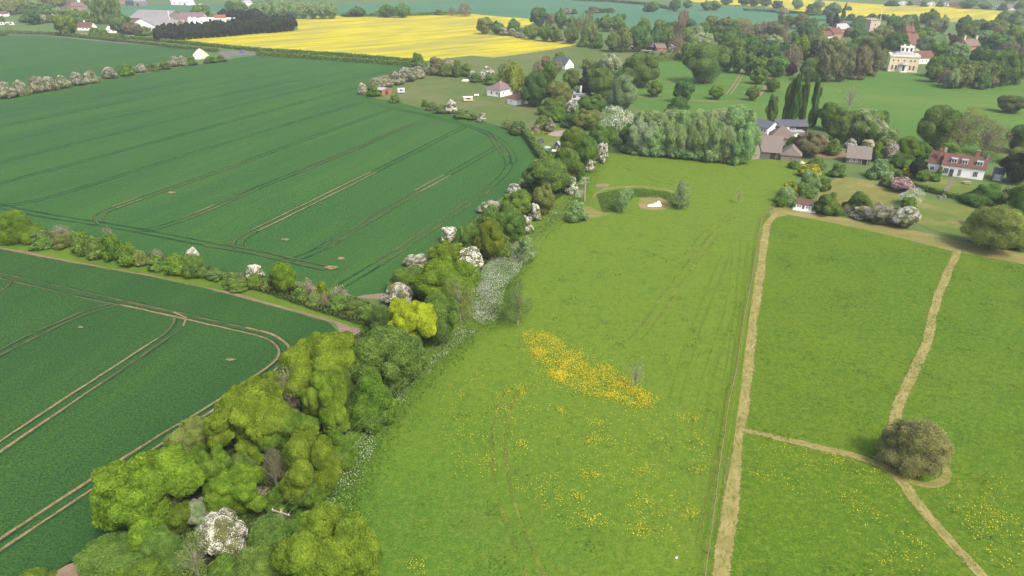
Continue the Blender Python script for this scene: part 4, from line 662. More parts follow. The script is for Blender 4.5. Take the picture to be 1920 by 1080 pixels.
 (20, -4, 50, 24, 'dome', 'olive'), (24, 10, 40, 24, 'dome', 'dark'), (56, 0, 78, 20, 'dome', 'grey'), (138, 36, 174, 48, 'bush', 'mid'), (66, -8, 96, 12, 'dome', 'olive'), (96, -6, 120, 16, 'dome', 'olive'), (85, 28, 104, 42, 'bush', 'mid'), (168, 0, 186, 42, 'col', 'mid'), (181, -4, 200, 42, 'col', 'mid'), (195, -4, 213, 42, 'col', 'mid'), (208, -2, 226, 42, 'col', 'mid'), (184, 56, 206, 72, 'bush', 'mid'), (206, 64, 235, 76, 'bush', 'oldk'), (150, 20, 170, 40, 'bush', 'mid'), (36, 28, 60, 42, 'bush', 'mid'), (0, 30, 10, 44, 'bush', 'oldk'), (56, 34, 80, 44, 'bush', 'mid'), (148, 0, 168, 8, 'bush', 'mid'),
 (362, 10, 394, 36, 'dome', 'mid'), (422, 2, 442, 22, 'dome', 'grn'), (438, 3, 462, 22, 'dome', 'mid'), (395, 24, 412, 36, 'bush', 'haw', 's'), (408, 18, 436, 44, 'dome', 'conif'), (432, 19, 466, 44, 'dome', 'conif'), (460, 18, 492, 46, 'dome', 'conif'), (320, 26, 336, 38, 'bush', 'olive'),
 ]),
('in the young plantation behind the rape', 'trees of the young plantation', [
 (468, 6, 494, 34, 'dome', 'grey'), (486, 4, 510, 33, 'dome', 'grey'), (502, 4, 528, 33, 'dome', 'grey'), (520, 3, 546, 33, 'dome', 'grey'), (538, 5, 562, 33, 'dome', 'grey'), (555, 6, 580, 33, 'dome', 'grey'), (573, 6, 598, 33, 'dome', 'grey'), (590, 5, 616, 33, 'dome', 'grey'), (608, 7, 632, 33, 'dome', 'grey'),
 ]),
('along the far side of the rape field', 'trees along the far side of the rape field', [
 (657, 13, 684, 30, 'dome', 'dark'), (645, 22, 664, 31, 'bush', 'oldk'), (699, 18, 716, 30, 'bush', 'grey'), (711, 9, 742, 31, 'dome', 'mid'), (739, 7, 768, 31, 'dome', 'grn'), (860, 8, 884, 28, 'thin', 'brown'), (836, 14, 856, 28, 'thin', 'brown'), (815, 18, 834, 28, 'bush', 'mid'),
 ]),
('on the distant wheat fields', 'trees on the distant wheat fields', [
 (1054, 14, 1073, 26, 'bush', 'haw', 'k'), (1068, 17, 1083, 26, 'bush', 'dark'), (1098, 13, 1122, 24, 'bush', 'umber'), (1118, 16, 1136, 23, 'bush', 'dark'), (1134, 15, 1153, 23, 'bush', 'dark'), (1205, 8, 1222, 21, 'bush', 'dark'), (1215, 3, 1236, 21, 'dome', 'mid'), (1256, -2, 1276, 20, 'dome', 'dark'), (1281, 0, 1298, 14, 'dome', 'mid'), (1314, 2, 1336, 18, 'dome', 'mid'), (1330, 2, 1352, 18, 'dome', 'mid'), (1352, -3, 1372, 8, 'dome', 'dark'), (1385, -3, 1408, 9, 'dome', 'dark'), (1404, -4, 1426, 11, 'dome', 'mid'), (1424, -3, 1448, 11, 'dome', 'dark'),
 (1446, 2, 1468, 15, 'bush', 'dark'), (1486, -4, 1506, 16, 'dome', 'grey'), (1512, 8, 1528, 17, 'bush', 'dark'), (1524, 1, 1544, 17, 'dome', 'grey'), (1458, 15, 1480, 25, 'bush', 'haw', 's'), (1505, 18, 1530, 28, 'bush', 'dark'), (1522, 18, 1545, 28, 'bush', 'oldk'), (1585, 12, 1598, 19, 'bush', 'dark'),
 (1700, 2, 1712, 10, 'bush', 'dark'), (1726, 3, 1740, 12, 'bush', 'dark'), (1756, 2, 1770, 12, 'bush', 'mid'), (1800, 3, 1830, 14, 'dome', 'dark'), (1812, -2, 1832, 12, 'dome', 'grn'), (1836, 5, 1862, 16, 'dome', 'oldk'), (1872, 6, 1890, 19, 'bush', 'dark'), (1904, 4, 1925, 22, 'dome', 'dark'), (1660, 2, 1684, 10, 'bush', 'dark'),
 ]),
('in the dark screen before the long white building', 'conifers of the dark screen', [(287, 49, 307, 77, 'rcon', 'conif'), (298, 45, 318, 76, 'rcon', 'conif'), (309, 45, 329, 75, 'rcon', 'conif'), (320, 45, 340, 74, 'rcon', 'conif'), (331, 46, 351, 74, 'rcon', 'conif'), (342, 42, 362, 73, 'rcon', 'conif'), (353, 42, 373, 72, 'rcon', 'conif'), (364, 42, 384, 71, 'rcon', 'conif'), (375, 42, 395, 70, 'rcon', 'conif'), (386, 38, 406, 69, 'rcon', 'conif'), (397, 39, 417, 69, 'rcon', 'conif'), (408, 39, 428, 68, 'rcon', 'conif'), (419, 39, 439, 67, 'rcon', 'conif'), (430, 35, 450, 66, 'rcon', 'conif')]),
('in the dark screen reaching into the rape field', 'conifers of the dark screen', [(435, 37, 457, 65, 'rcon', 'conif'), (446, 35, 468, 64, 'rcon', 'conif'), (457, 33, 479, 63, 'rcon', 'conif'), (468, 31, 490, 62, 'rcon', 'conif'), (479, 33, 501, 61, 'rcon', 'conif'), (490, 32, 512, 61, 'rcon', 'conif'), (501, 30, 523, 60, 'rcon', 'conif'), (512, 28, 534, 59, 'rcon', 'conif'), (523, 30, 545, 58, 'rcon', 'conif'), (534, 28, 556, 57, 'rcon', 'conif')]),
]

for phrase, group, es in ROWS:
    kk = {}
    for e in sorted(es, key=lambda e: e[0] + e[2]):
        if len(e) > 7: tree(e, (phrase, group), 1, 0); continue
        key = (e[6] if len(e) > 6 and e[6] else None) or e[5]
        key = (e[4] if not (len(e) > 6 and e[6]) else SHAPE[e[4]][2], key)
        n = sum(1 for q in es if len(q) <= 7 and ((q[4] if not (len(q) > 6 and q[6]) else SHAPE[q[4]][2]), (q[6] if len(q) > 6 and q[6] else None) or q[5]) == key)
        i = kk.get(key, 0); kk[key] = i + 1
        tree(e, (phrase, group), n, i)
# ------------------------------------------------------------------ hedges
def hedge(name, label, px, width, height, col, n, leaf, group=None, kind=None):
    p = resample(poly_world(px), 1.5); t = unit(np.gradient(p, axis=0)); nr = np.stack((-t[:, 1], t[:, 0]), 1)
    base = np.array((p[0][0], p[0][1], 0.0)); k = len(p)
    ph = rng.uniform(0, 6.28, 4); s_ = np.arange(k) * 1.5 / height; wob = .06 * np.sin(s_ * 1.3 + ph[0]) + .05 * np.sin(s_ * 2.9 + ph[1]) + .04 * np.sin(s_ * 5.3 + ph[2])
    hv = height * (rng.uniform(.93, 1.05, k) + wob); wv = width / 2 * (rng.uniform(.9, 1.08, k) + np.roll(wob, 3))
    i = rng.integers(0, k, n); u = rng.random(n); per = width + 2 * height; q = u * per
    side = np.where(q < height, -1, np.where(q < height + width, 0, 1))
    lat = np.where(side == 0, (q - height - width / 2), side * wv[i]); z = np.where(side == -1, q, np.where(side == 1, per - q, hv[i])); z = np.clip(z, 0.05, hv[i] * 1.02)
    lat = np.clip(lat, -wv[i], wv[i])
    P = np.zeros((n, 3)); P[:, :2] = p[i] + nr[i] * lat[:, None] + t[i] * rng.uniform(-.75, .75, n)[:, None]; P[:, 2] = z
    P += rng.normal(0, .10 * min(1, height / 2), (n, 3)); P[:, 2] = np.maximum(P[:, 2], .03)
    N = np.zeros((n, 3)); N[:, :2] = nr[i] * side[:, None]; N[:, 2] = (side == 0) * 1.0 + .3
    V, Q = cards(P, N, leaf * rng.uniform(.6, 1.3, n), .65, .6)
    cv = np.zeros((k, 4, 3)); f = .86
    for j, (s, zz) in enumerate(((-1, 0.0), (-1, f), (1, f), (1, 0.0))):
        cv[:, j, :2] = p + nr * (s * wv * f)[:, None]; cv[:, j, 2] = hv * zz + .01
    a = np.arange(k - 1)[:, None] * 4; cq = np.concatenate([np.stack((a[:, 0] + j, a[:, 0] + j + 1, a[:, 0] + j + 5, a[:, 0] + j + 4), 1) for j in range(3)] + [np.array([[0, 1, 2, 3], [4 * k - 4, 4 * k - 3, 4 * k - 2, 4 * k - 1]])])
    me = np_mesh(name, np.concatenate((V, cv.reshape(-1, 3))) - base, np.concatenate((Q, cq + len(V)))); me.materials.append(LEAF)
    o = link(name, me); o.location = base; o.color = (*COL[col], 1)
    return tag(o, label, 'hedge' if not kind else None, group, kind)
hedge('hedge', 'clipped green hedge along the near side of the lane', [(-40, 62), (32, 63), (100, 65), (180, 73), (250, 81), (350, 92), (400, 97), (408, 98)], 2.0, 2.0, 'oldk', 9000, .55)
hedge('hedge', 'clipped green hedge between the lane and the rape field', [(235, 72), (300, 78), (390, 87), (480, 96), (560, 101), (640, 106), (720, 113), (780, 118)], 2.0, 2.2, 'mid', 9000, .55)
hedge('hedge', 'clipped green hedge on the wheat side of the lane', [(484, 104), (560, 109), (660, 116), (782, 125)], 2.0, 2.2, 'mid', 7000, .55)
hedge('hedge', 'low dark hedge along the far side of the rape', [(640, 31), (700, 31), (760, 30), (830, 27.5), (872, 26.5)], 3, 2.5, 'dark', 3000, .8)
hedge('hedge', 'clipped hedge between the small farm and the park', [(1228, 117), (1255, 113), (1280, 110)], 2.5, 3, 'mid', 2500, .5)
hedge('hedge', 'low clipped hedge below the cottage front lawn', [(1774, 369), (1800, 374), (1832, 381)], 1.3, 1.2, 'mid', 2500, .22)
hedge('hedge', 'rough low hedge left of the garden steps', [(1716, 352), (1735, 358), (1768, 367)], 1.2, 1.3, 'oldk', 2500, .22)
hedge('hedge', 'long dark green hedge behind the garden cherries', [(1660, 304), (1700, 306), (1735, 312)], 1.4, 1.5, 'dark', 2500, .25)
hedge('hedge', 'overgrown hedge between the wheat and the hedgerow garden', [(985, 254), (1000, 274), (1012, 292), (1020, 304)], 2, 2.2, 'oldk', 3500, .3)
hedge('hedge', 'thin distant hedge across the far wheat field', [(1395, 20), (1440, 22), (1500, 26), (1545, 28)], 3, 2.2, 'dark', 1500, .8)
hedge('hedge', 'scrubby hedge beyond the distant wheat', [(1075, 1), (1150, 4), (1220, 10), (1260, 19)], 4, 3, 'dark', 2500, .9)
hedge('flower_bed', 'strip of yellow flowers in the hedgerow garden', [(991, 252), (1005, 252), (1024, 252)], 1.2, .9, 'gold', 900, .2)
# far woods that read as one mass
def wood(name, label, px, n, h, cols):
    pts = scatter(px, n); me = bpy.data.meshes.new(name); Vs, Qs, o = [], [], 0
    src = PROTO['bush'][0][0]
    P0, N0 = crown_pts(lobes_of('dome'), 420)
    V0, Q0 = cards(P0, N0, .075, .7, .6)
    for x, y in pts:
        s = rng.uniform(.7, 1.2) * h; Vs.append(V0 * (s * 1.15, s * 1.15, s) + (x, y, 0)); Qs.append(Q0 + o); o += len(V0)
    me = np_mesh(name, np.concatenate(Vs), np.concatenate(Qs)); me.materials.append(LEAF)
    ob = link(name, me); ob.color = (*COL[cols], 1); return tag(ob, label, None, None, 'stuff')
wood('far_woodland', 'hazy brown-green woodland along the top left', [(-200, 6), (-200, -22), (150, -22), (150, -6), (40, 4)], 90, 13, 'olive')
wood('far_woodland', 'dark woodland behind the young plantation', [(500, 3), (500, -14), (760, -14), (760, -1)], 70, 11, 'dark')
wood('far_woodland', 'dark trees behind the far village houses', [(1560, -2), (1560, -14), (2000, -8), (2000, 14), (1900, 9), (1760, 1)], 110, 12, 'dark')
wood('far_woodland', 'distant woodland above the far fields', [(760, -8), (760, -16), (1560, -16), (1560, -8)], 120, 11, 'oldk')
# undergrowth, flowers and grass that nobody could count
def litter(name, label, P, s, mat, col, hgt, njit=.6, aspect=.6, kind='stuff', up=1.0):
    n = len(P); p3 = np.zeros((n, 3)); p3[:, :2] = P; p3[:, 2] = hgt if np.ndim(hgt) else rng.uniform(.3, 1, n) * hgt
    N = np.zeros((n, 3)); N[:, 2] = up
    V, Q = cards(p3, N, s * rng.uniform(.6, 1.3, n), aspect, njit); me = np_mesh(name, V, Q); me.materials.append(mat)
    o = link(name, me); o.color = (*col, 1); return tag(o, label, None, None, kind)
HB = [(60, 1120), (150, 1085), (215, 1000), (300, 900), (400, 800), (520, 720), (580, 680), (650, 655), (690, 600), (735, 560), (790, 510), (850, 450), (905, 405), (965, 360), (1005, 310), (1015, 285), (1040, 285), (1110, 250), (1130, 285), (1105, 320), (1070, 358), (1000, 405), (965, 440), (925, 480), (872, 560), (825, 620), (765, 680), (672, 780), (620, 860), (585, 920), (545, 985), (480, 1120)]
hp = scatter(HB, 42000)
litter('undergrowth', 'tangled green undergrowth below the hedgerow trees', hp, .26, LEAF, (.070, .115, .022), np.abs(np.sin(hp[:, 0] * .9) * np.cos(hp[:, 1] * .7)) * 1.2 * rng.random(len(hp)) + .05, .9)
vp = scatter([(0, 426), (100, 440), (200, 460), (300, 486), (400, 508), (500, 528), (600, 552), (690, 570), (720, 600), (690, 615), (600, 588), (500, 552), (400, 522), (300, 498), (200, 474), (100, 455), (0, 440)], 12000)
litter('undergrowth', 'rough grass and nettles under the low hedge', vp, .25, LEAF, (.085, .12, .03), .9, .9)
CP = [(888, 605), (880, 560), (905, 510), (935, 475), (970, 458), (990, 475), (975, 515), (948, 545), (940, 600), (910, 620)]
CP2 = [(600, 1000), (600, 930), (660, 850), (720, 780), (800, 690), (860, 620), (905, 620), (850, 665), (775, 740), (720, 820), (680, 900), (655, 1000)]
CP3 = [(985, 455), (1040, 400), (1075, 365), (1095, 330), (1120, 295), (1130, 300), (1110, 330), (1090, 375), (1050, 410), (1005, 450)]
CP4 = [(1800, 285), (1860, 290), (1890, 300), (1890, 312), (1840, 300), (1800, 294)]
cps = np.concatenate((scatter(CP, 7500, 90, 1.4), scatter(CP, 3500), scatter(CP2, 900, 120, 1.1), scatter(CP2, 500), scatter(CP3, 3200, 80, 1.0), scatter(CP4, 420, 40, 1.2)))
litter('cow_parsley', 'white cow parsley flowering along the meadow edge', cps, .055, PETAL, (.46, .50, .38), rng.uniform(.7, 1.15, len(cps)), .25, .9)
cps += rng.normal(0, .35, cps.shape)
cps2 = np.concatenate((scatter(CP, 9000), scatter(CP2, 6000), scatter(CP3, 5000), scatter(CP4, 1500))); cps2 += rng.normal(0, 1.6, cps2.shape)
litter('cow_parsley_leaves', 'lush leaves beneath the cow parsley', cps2, .15, LEAF, (.095, .195, .026), .35, .7)
BP = [(979, 622), (1025, 628), (1060, 650), (1118, 674), (1160, 700), (1218, 742), (1232, 772), (1195, 768), (1150, 752), (1099, 742), (1044, 719), (1005, 680), (985, 650)]
BP2 = [(830, 720), (900, 690), (990, 690), (1100, 760), (1250, 780), (1340, 760), (1330, 900), (1290, 1040), (1150, 1000), (1000, 930), (860, 880), (800, 800)]
BP3 = [(1400, 815), (1500, 838), (1640, 875), (1690, 930), (1720, 1000), (1780, 1080), (1620, 1080), (1560, 960), (1400, 900)]
BP4 = [(1730, 880), (1800, 870), (1920, 900), (1950, 1080), (1880, 1080), (1800, 990)]
bps = np.concatenate((scatter(BP, 7500, 150, .8) + rng.normal(0, .45, (7500, 2)), scatter(BP, 1400) + rng.normal(0, 1.2, (1400, 2)), scatter(BP, 1600, 60, 1.6) + rng.normal(0, 1.6, (1600, 2)), scatter(BP2, 1600, 45, 1.0), scatter(BP2, 1000, 120, 2.0), scatter(BP2, 250), scatter([(820, 740), (900, 700), (980, 760), (930, 900), (850, 900)], 320, 60, 1.2), scatter([(960, 920), (1040, 890), (1110, 940), (1160, 990), (1060, 1000)], 300, 40, .8),
    scatter(BP3, 600, 30, 1.3), scatter(BP3, 120), scatter(BP4, 500, 26, 1.4), scatter(BP4, 100), scatter([(1280, 300), (1400, 310), (1380, 350), (1270, 345)], 200, 30, 2), scatter([(760, 1050), (800, 1050), (800, 1080), (765, 1080)], 60)))
litter('buttercups', 'yellow buttercups scattered over the meadow', bps, .060, PETAL, (.56, .45, .006), rng.uniform(.25, .45, len(bps)), .3, .9)
tus = np.concatenate((scatter([(1470, 400), (1920, 500), (2200, 800), (1920, 1090), (1360, 1090), (1420, 600)], 6000, 420, 1.5), scatter([(1000, 480), (1400, 430), (1380, 700), (1300, 1090), (700, 1090), (900, 620)], 3000, 300, 1.1)))
litter('grass_tussocks', 'darker grass tussocks in the two meadows', tus, .13, LEAF, (.062, .130, .014), .35, .8, .5)
rus = scatter([(1118, 366), (1150, 358), (1200, 355), (1255, 362), (1290, 385), (1270, 395), (1240, 372), (1190, 370), (1160, 398), (1130, 400)], 7000)
litter('rushes', 'dark green rushes filling the dried pond', rus, .22, LEAF, (.095, .175, .040), .45, .5, .25, up=.15)
# ------------------------------------------------------------------ buildings
def rgb(r, g, b): return (r, g, b)
M.update(white=pm('white_paint', (.80, .78, .74), .6, .12, .8, (.62, .60, .56)), cream=pm('cream_render', (.70, .58, .37), .7, .15, .6, (.60, .48, .29)), stone=pm('stone_wall', (.24, .21, .17), .9, .35, 2.5), flint=pm('flint_wall', (.17, .155, .135), .9, .4, 4, (.09, .08, .075)), redtile=pm('red_tiles', (.128, .060, .040), .8, .45, 2.2, (.075, .042, .032), (1, 1, 2)), browntile=pm('brown_tiles', (.16, .115, .09), .85, .4, 2.0, (.10, .075, .06), (1, 1, 2)), greytile=pm('grey_brown_tiles', (.175, .15, .125), .85, .45, 1.6, (.11, .092, .078), (2, 1, 1)), purpletile=pm('plum_slates', (.17, .12, .125), .8, .35, 1.5),
    slate=pm('dark_slates', (.085, .09, .11), .6, .3, 1.5), lead=pm('grey_lead', (.30, .30, .30), .6, .2, .6), asb=pm('grey_sheet_roof', (.21, .20, .195), .8, .3, .25, (.15, .14, .138)), pinkbrick=pm('pink_brick', (.32, .19, .14), .85, .25, 2), brick=pm('red_brick', (.32, .13, .075), .85, .3, 3), darkwood=pm('dark_weatherboard', (.045, .033, .027), .8, .3, 3, None, (1, 1, 8)), blackwood=pm('black_weatherboard', (.014, .016, .022), .7, .3, 3, None, (1, 1, 8)), bluewood=pm('blue_grey_boards', (.085, .095, .15), .7, .3, 3, None, (8, 8, 1)),
    glass=pm('window_glass', (.03, .035, .04), .12, .3, 1, None, (1, 1, 1), 0, .6), oldwood=pm('weathered_wood', (.40, .32, .24), .9, .35, 3, None, (6, 6, 1)), railwood=pm('rail_wood', (.25, .15, .11), .9, .3, 4), metal=pm('painted_metal', (.55, .56, .57), .5, .2, 2), bluepaint=pm('blue_car_paint', (.10, .17, .34), .35, .1, 1), tarp=pm('dark_tarpaulin', (.05, .05, .06), .6, .3, 2), canvas=pm('white_canvas', (.80, .76, .68), .8, .12, 1), tan=pm('tan_canvas', (.52, .40, .27), .85, .2, 1.5), bluetarp=pm('pale_blue_cover', (.25, .42, .45), .6, .2, 2), rubber=pm('black_rubber', (.02, .02, .02), .8, .1, 1), sand=pm('sandstone', (.52, .44, .33), .9, .25, 1.5), churchtile=pm('church_tiles', (.15, .07, .055), .85, .3, 1.2), ivory=pm('ivory_stone', (.72, .66, .52), .8, .15, 1))
def win(par, face, Lx, D, u, z, w_, h, frame='white', name='window', bars=1):
    # face: front y=0, right x=Lx, left x=0
    def mp(a, dpt, zz): return {'front': (a, -dpt, zz), 'right': (Lx + dpt, a, zz), 'left': (-dpt, a, zz), 'back': (a, D + dpt, zz)}[face]
    def bx(m, a0, a1, z0, z1, d0, d1):
        p = [mp(a0, d0, z0), mp(a1, d0, z0), mp(a1, d1, z0), mp(a0, d1, z0), mp(a0, d0, z1), mp(a1, d0, z1), mp(a1, d1, z1), mp(a0, d1, z1)]; m.hexa(p)
    t = min(.09, w_ * .12); m = MB()
    a0, a1, z0, z1 = u - w_ / 2, u + w_ / 2, z, z + h
    bx(m, a0, a0 + t, z0, z1, .004, .07); bx(m, a1 - t, a1, z0, z1, .004, .07); bx(m, a0 + t, a1 - t, z0, z0 + t, .004, .07); bx(m, a0 + t, a1 - t, z1 - t, z1, .004, .07)
    for i in range(bars):
        c = a0 + (a1 - a0) * (i + 1) / (bars + 1); bx(m, c - t * .35, c + t * .35, z0 + t, z1 - t, .03, .065)
    o = m.build(name, M[frame], par); g_ = MB(); bx(g_, a0 + t, a1 - t, z0 + t, z1 - t, .006, .03); g_.build('pane', M['glass'], o); return o
def gable_wall(m, Lx, D, wh, rh, axis):
    if rh <= 0 or axis is None: return m.box(0, 0, 0, Lx, D, wh)
    if axis == 'x': pr = [(0, 0, 0), (0, D, 0), (0, D, wh), (0, D / 2, wh + rh), (0, 0, wh)]; q = [(Lx, y, z) for _, y, z in pr]
    else: pr = [(0, 0, 0), (Lx, 0, 0), (Lx, 0, wh), (Lx / 2, 0, wh + rh), (0, 0, wh)]; q = [(x, D, z) for x, _, z in pr]
    return m.add(pr + q, [(0, 1, 2, 3, 4), (9, 8, 7, 6, 5)] + [(i, (i + 1) % 5, (i + 1) % 5 + 5, i + 5) for i in (0, 1, 4)] + [(2, 3, 8, 7), (3, 4, 9, 8)])
def roof_gable(m, Lx, D, wh, rh, axis, ov=.35, t=.14):
    W_ = D if axis == 'x' else Lx; Ln = Lx if axis == 'x' else D; sl = rh / (W_ / 2)
    for s in (0, 1):
        e0 = (-ov, wh - ov * sl); r0 = (W_ / 2, wh + rh)
        pts = []
        for lz in (0.03, t + .03):
            for (a, l) in ((e0, -ov), (e0, Ln + ov), (r0, Ln + ov), (r0, -ov)):
                y = a[0] if s == 0 else W_ - a[0]
                pts.append((l, y, a[1] + lz) if axis == 'x' else (y, l, a[1] + lz))
        m.hexa(pts)
    return m
def roof_hip(m, Lx, D, wh, rh, ov=.35, ridge=.4, z0=.02):
    x0, x1, y0, y1 = -ov, Lx + ov, -ov, D + ov; long_x = Lx >= D
    if long_x: rl = max((x1 - x0) * ridge, .05); ra, rb = ((x0 + x1 - rl) / 2, D / 2), ((x0 + x1 + rl) / 2, D / 2)
    else: rl = max((y1 - y0) * ridge, .05); ra, rb = (Lx / 2, (y0 + y1 - rl) / 2), (Lx / 2, (y0 + y1 + rl) / 2)
    z = wh + z0; v = [(x0, y0, z), (x1, y0, z), (x1, y1, z), (x0, y1, z), (*ra, z + rh), (*rb, z + rh)]
    fs = [(0, 1, 5, 4), (2, 3, 4, 5), (3, 0, 4), (1, 2, 5), (3, 2, 1, 0)] if long_x else [(0, 1, 4), (1, 2, 5, 4), (2, 3, 5), (3, 0, 4, 5), (3, 2, 1, 0)]
    return m.add(v, fs)
def house(name, label, A, B, Cp=None, depth=7, wh=2.4, rh=2, roof='x', wall='white', tile='redtile', wins=(), chims=(), doors=(), ov=.35, ridge=.4, cat='house', group=None, z0=0):
    a, b = G(*A), G(*B); Lx = float(np.linalg.norm(b - a)); rz = math.atan2(b[1] - a[1], b[0] - a[0])
    D = float(np.linalg.norm(G(*Cp) - b)) if Cp else depth
    t = thing(name, label, cat, (a[0], a[1], z0), rz, group)
    ax = roof if roof in 'xy' else None
    gable_wall(MB(), Lx, D, wh, rh if ax else 0, ax).build('wall', M[wall], t)
    m = MB()
    if ax: roof_gable(m, Lx, D, wh, rh, ax, ov)
    elif roof == 'hip': roof_hip(m, Lx, D, wh, rh, ov, ridge)
    else: m.box(-ov, -ov, wh + .002, Lx + ov, D + ov, wh + .16 + rh)
    ro = m.build('roof', M[tile], t)
    for w_ in wins: # face, u fraction, z, w, h, bars
        face, u, z, ww, hh = w_[:5]; span = Lx if face in ('front', 'back') else D
        win(t, face, Lx, D, u * span, z, ww, hh, w_[6] if len(w_) > 6 else 'white', 'window', w_[5] if len(w_) > 5 else 1)
    for c in chims: # u, v, size, top z, material
        cx, cy, s, z = c[0] * Lx, c[1] * D, c[2], c[3]
        k = MB().box(cx - s / 2, cy - s / 2, wh * .8, cx + s / 2, cy + s / 2, z).box(cx - s * .6, cy - s * .6, z, cx + s * .6, cy + s * .6, z + .12).build('chimney', M[c[4] if len(c) > 4 else 'brick'], t)
        MB().lathe([(.13, z + .12), (.11, z + .55), (.0, z + .55)], 8, (cx, cy)).build('chimney_pot', M['pinkbrick'], k)
    for face, u, ww, hh, mat in doors:
        span = Lx if face in ('front', 'back') else D; c = u * span
        if face == 'front': MB().box(c - ww / 2, -.05, 0, c + ww / 2, -.003, hh).build('door', M[mat], t)
        elif face == 'right': MB().box(Lx + .003, c - ww / 2, 0, Lx + .05, c + ww / 2, hh).build('door', M[mat], t)
    return t, Lx, D
# the pale mansion
t, Lx, D = house('mansion', 'pale yellow mansion with white roof lantern facing the park', (1664, 133.6), (1718.5, 136.4), None, 13, 8.0, .1, 'flat', 'cream', 'ivory', [('front', u, 1.1, 1.0, 2.5, 1, 'cream') for u in (.13, .255, .735, .86)], (), (), .25)
MB().box(-.12, -.12, 0, Lx + .12, D + .12, .5).build('plinth', M['ivory'], t)
MB().box(-.18, -.18, 8.27, Lx + .18, D + .18, 8.75).build('parapet', M['ivory'], t)
k = MB()
for x in (0, Lx - .9): k.box(x, -.1, 8.752, x + .9, .8, 9.4)
k.build('parapet_pier', M['ivory'], t)
roof_hip(MB(), Lx - 2.6, D - 2.0, 8.7, 1.9, 0, .55).build('main_roof', M['lead'], t); bpy.data.objects['main_roof'].location = (1.3, 1.0, .06)
for u in (.13, .29, .5, .72, .86):
    m = MB(); n = 14
    vs = [(u * Lx + .42 * math.cos(6.283 * i / n), y, 6.1 + .42 * math.sin(6.283 * i / n)) for y in (-.06, -.004) for i in range(n)]
    m.add(vs, [tuple(range(n))] + [(i, (i + 1) % n, (i + 1) % n + n, i + n) for i in range(n)]); o = m.build('round_window', M['glass'], t)
    f = MB(); vs = []
    for r, y in ((.44, -.004), (.44, -.1), (.56, -.1), (.56, -.004)): vs += [(u * Lx + r * math.cos(6.283 * i / n), y, 6.1 + r * math.sin(6.283 * i / n)) for i in range(n)]
    f.add(vs, [(j * n + i, j * n + (i + 1) % n, (j + 1) * n + (i + 1) % n, (j + 1) * n + i) for j in range(3) for i in range(n)]); f.build('frame', M['ivory'], o)
pc = (.5 * Lx, -.15)
p = MB().lathe([(2.2, 0), (2.2, .5), (0, .5)], 12, pc, math.pi, 2 * math.pi).build('porch', M['white'], t)
for i in range(6):
    a = math.pi + math.pi * (i + .5) / 6 if i not in (2, 3) else math.pi + math.pi * (i + (.2 if i == 2 else .8)) / 6
    MB().lathe([(.22, .5), (.17, .8), (.15, 3.6), (.24, 3.8)], 8, (pc[0] + 1.85 * math.cos(a), pc[1] + 1.85 * math.sin(a))).build('column', M['white'], p)
MB().lathe([(2.25, 3.8), (2.35, 3.9), (2.35, 4.15), (1.7, 4.75), (.9, 5.05), (0, 5.15)], 14, pc, math.pi, 2 * math.pi).build('porch_roof', M['lead'], p)
MB().box(pc[0] - .75, -.12, .5, pc[0] + .75, -.006, 3.5).build('door', M['slate'], t)
MB().box(pc[0] - 2.2, -.1, .5, pc[0] - .8, -.005, 3.79).box(pc[0] + .8, -.1, .5, pc[0] + 2.2, -.005, 3.79).build('door_surround', M['white'], t)
MB().box(pc[0] - 1.6, -3.3, 0, pc[0] + 1.6, -2.4, .2).box(pc[0] - 1.4, -2.95, .2, pc[0] + 1.4, -2.4, .4).build('steps', M['sand'], t)
l = MB().box(Lx * .33, 4.0, 10.0, Lx * .74, 8.5, 12.7).box(Lx * .31, 3.8, 12.7, Lx * .76, 8.7, 12.95).build('lantern', M['white'], t)
for u in (.39, .535, .68): MB().box(Lx * u - .5, 3.93, 10.6, Lx * u + .5, 3.997, 12.3).build('lantern_window', M['glass'], l)
for u in (.43, .64): MB().box(Lx * u - .45, 5, 12.95, Lx * u + .45, 6, 14.0).build('chimney', M['white'], l)
house('manor_wing', 'red-roofed white wing beside the pale mansion', (1722, 120), (1750, 119), None, 9, 3.4, 3.4, 'x', 'white', 'redtile', [('front', u, 1, .9, 1.4) for u in (.25, .5, .75)])
house('church', 'church nave with brown-red roof behind the mansion', (1696, 97), (1724, 96), None, 11, 4.5, 6.2, 'x', 'sand', 'churchtile', [('front', u, 1.2, .9, 2.2, 1, 'sand') for u in (.3, .7)], cat='church')
t, Lx, D = house('church_tower', 'square brown church tower with flagpole', (1625, 80), (1643, 80), None, 8, 15.5, .1, 'flat', 'sand', 'sand', [('front', .5, 8.5, 1.2, 2, 1, 'sand'), ('front', .5, 12, .9, 1.2, 1, 'sand')], cat='church')
bpy.data.objects['church_tower'].children[0].data.materials[0] = M['brick'] if False else pm('tower_stone', (.34, .21, .155), .9, .3, .8)
k = MB()
for i in range(5):
    for y in (-.25, D - .15): k.box(-.25 + i * Lx / 4.4, y, 15.77, .65 + i * Lx / 4.4, y + .4, 16.6)
k.build('battlement', M['sand'], t); MB().tube([(Lx - .5, .6, 15.77), (Lx - .5, .6, 22.5)], [.16, .1], 6).build('flagpole', M['white'], t)
house('village_house', 'red-roofed village house furthest left below the churchyard trees', (1546, 80), (1560, 79), None, 8, 4.5, 3, 'x', 'white', 'redtile', [('front', .3, 1, 1, 1.2), ('front', .7, 1, 1, 1.2)], [(.1, .5, .9, 9)])
house('village_house', 'red-roofed village house with a grey-white end between two others', (1561, 76), (1577, 74), None, 9, 5, 3.5, 'x', 'pinkbrick', 'redtile', [('front', .3, 1, 1, 1.2), ('front', .7, 1, 1, 1.2)], [(.9, .5, .9, 10, 'white')])
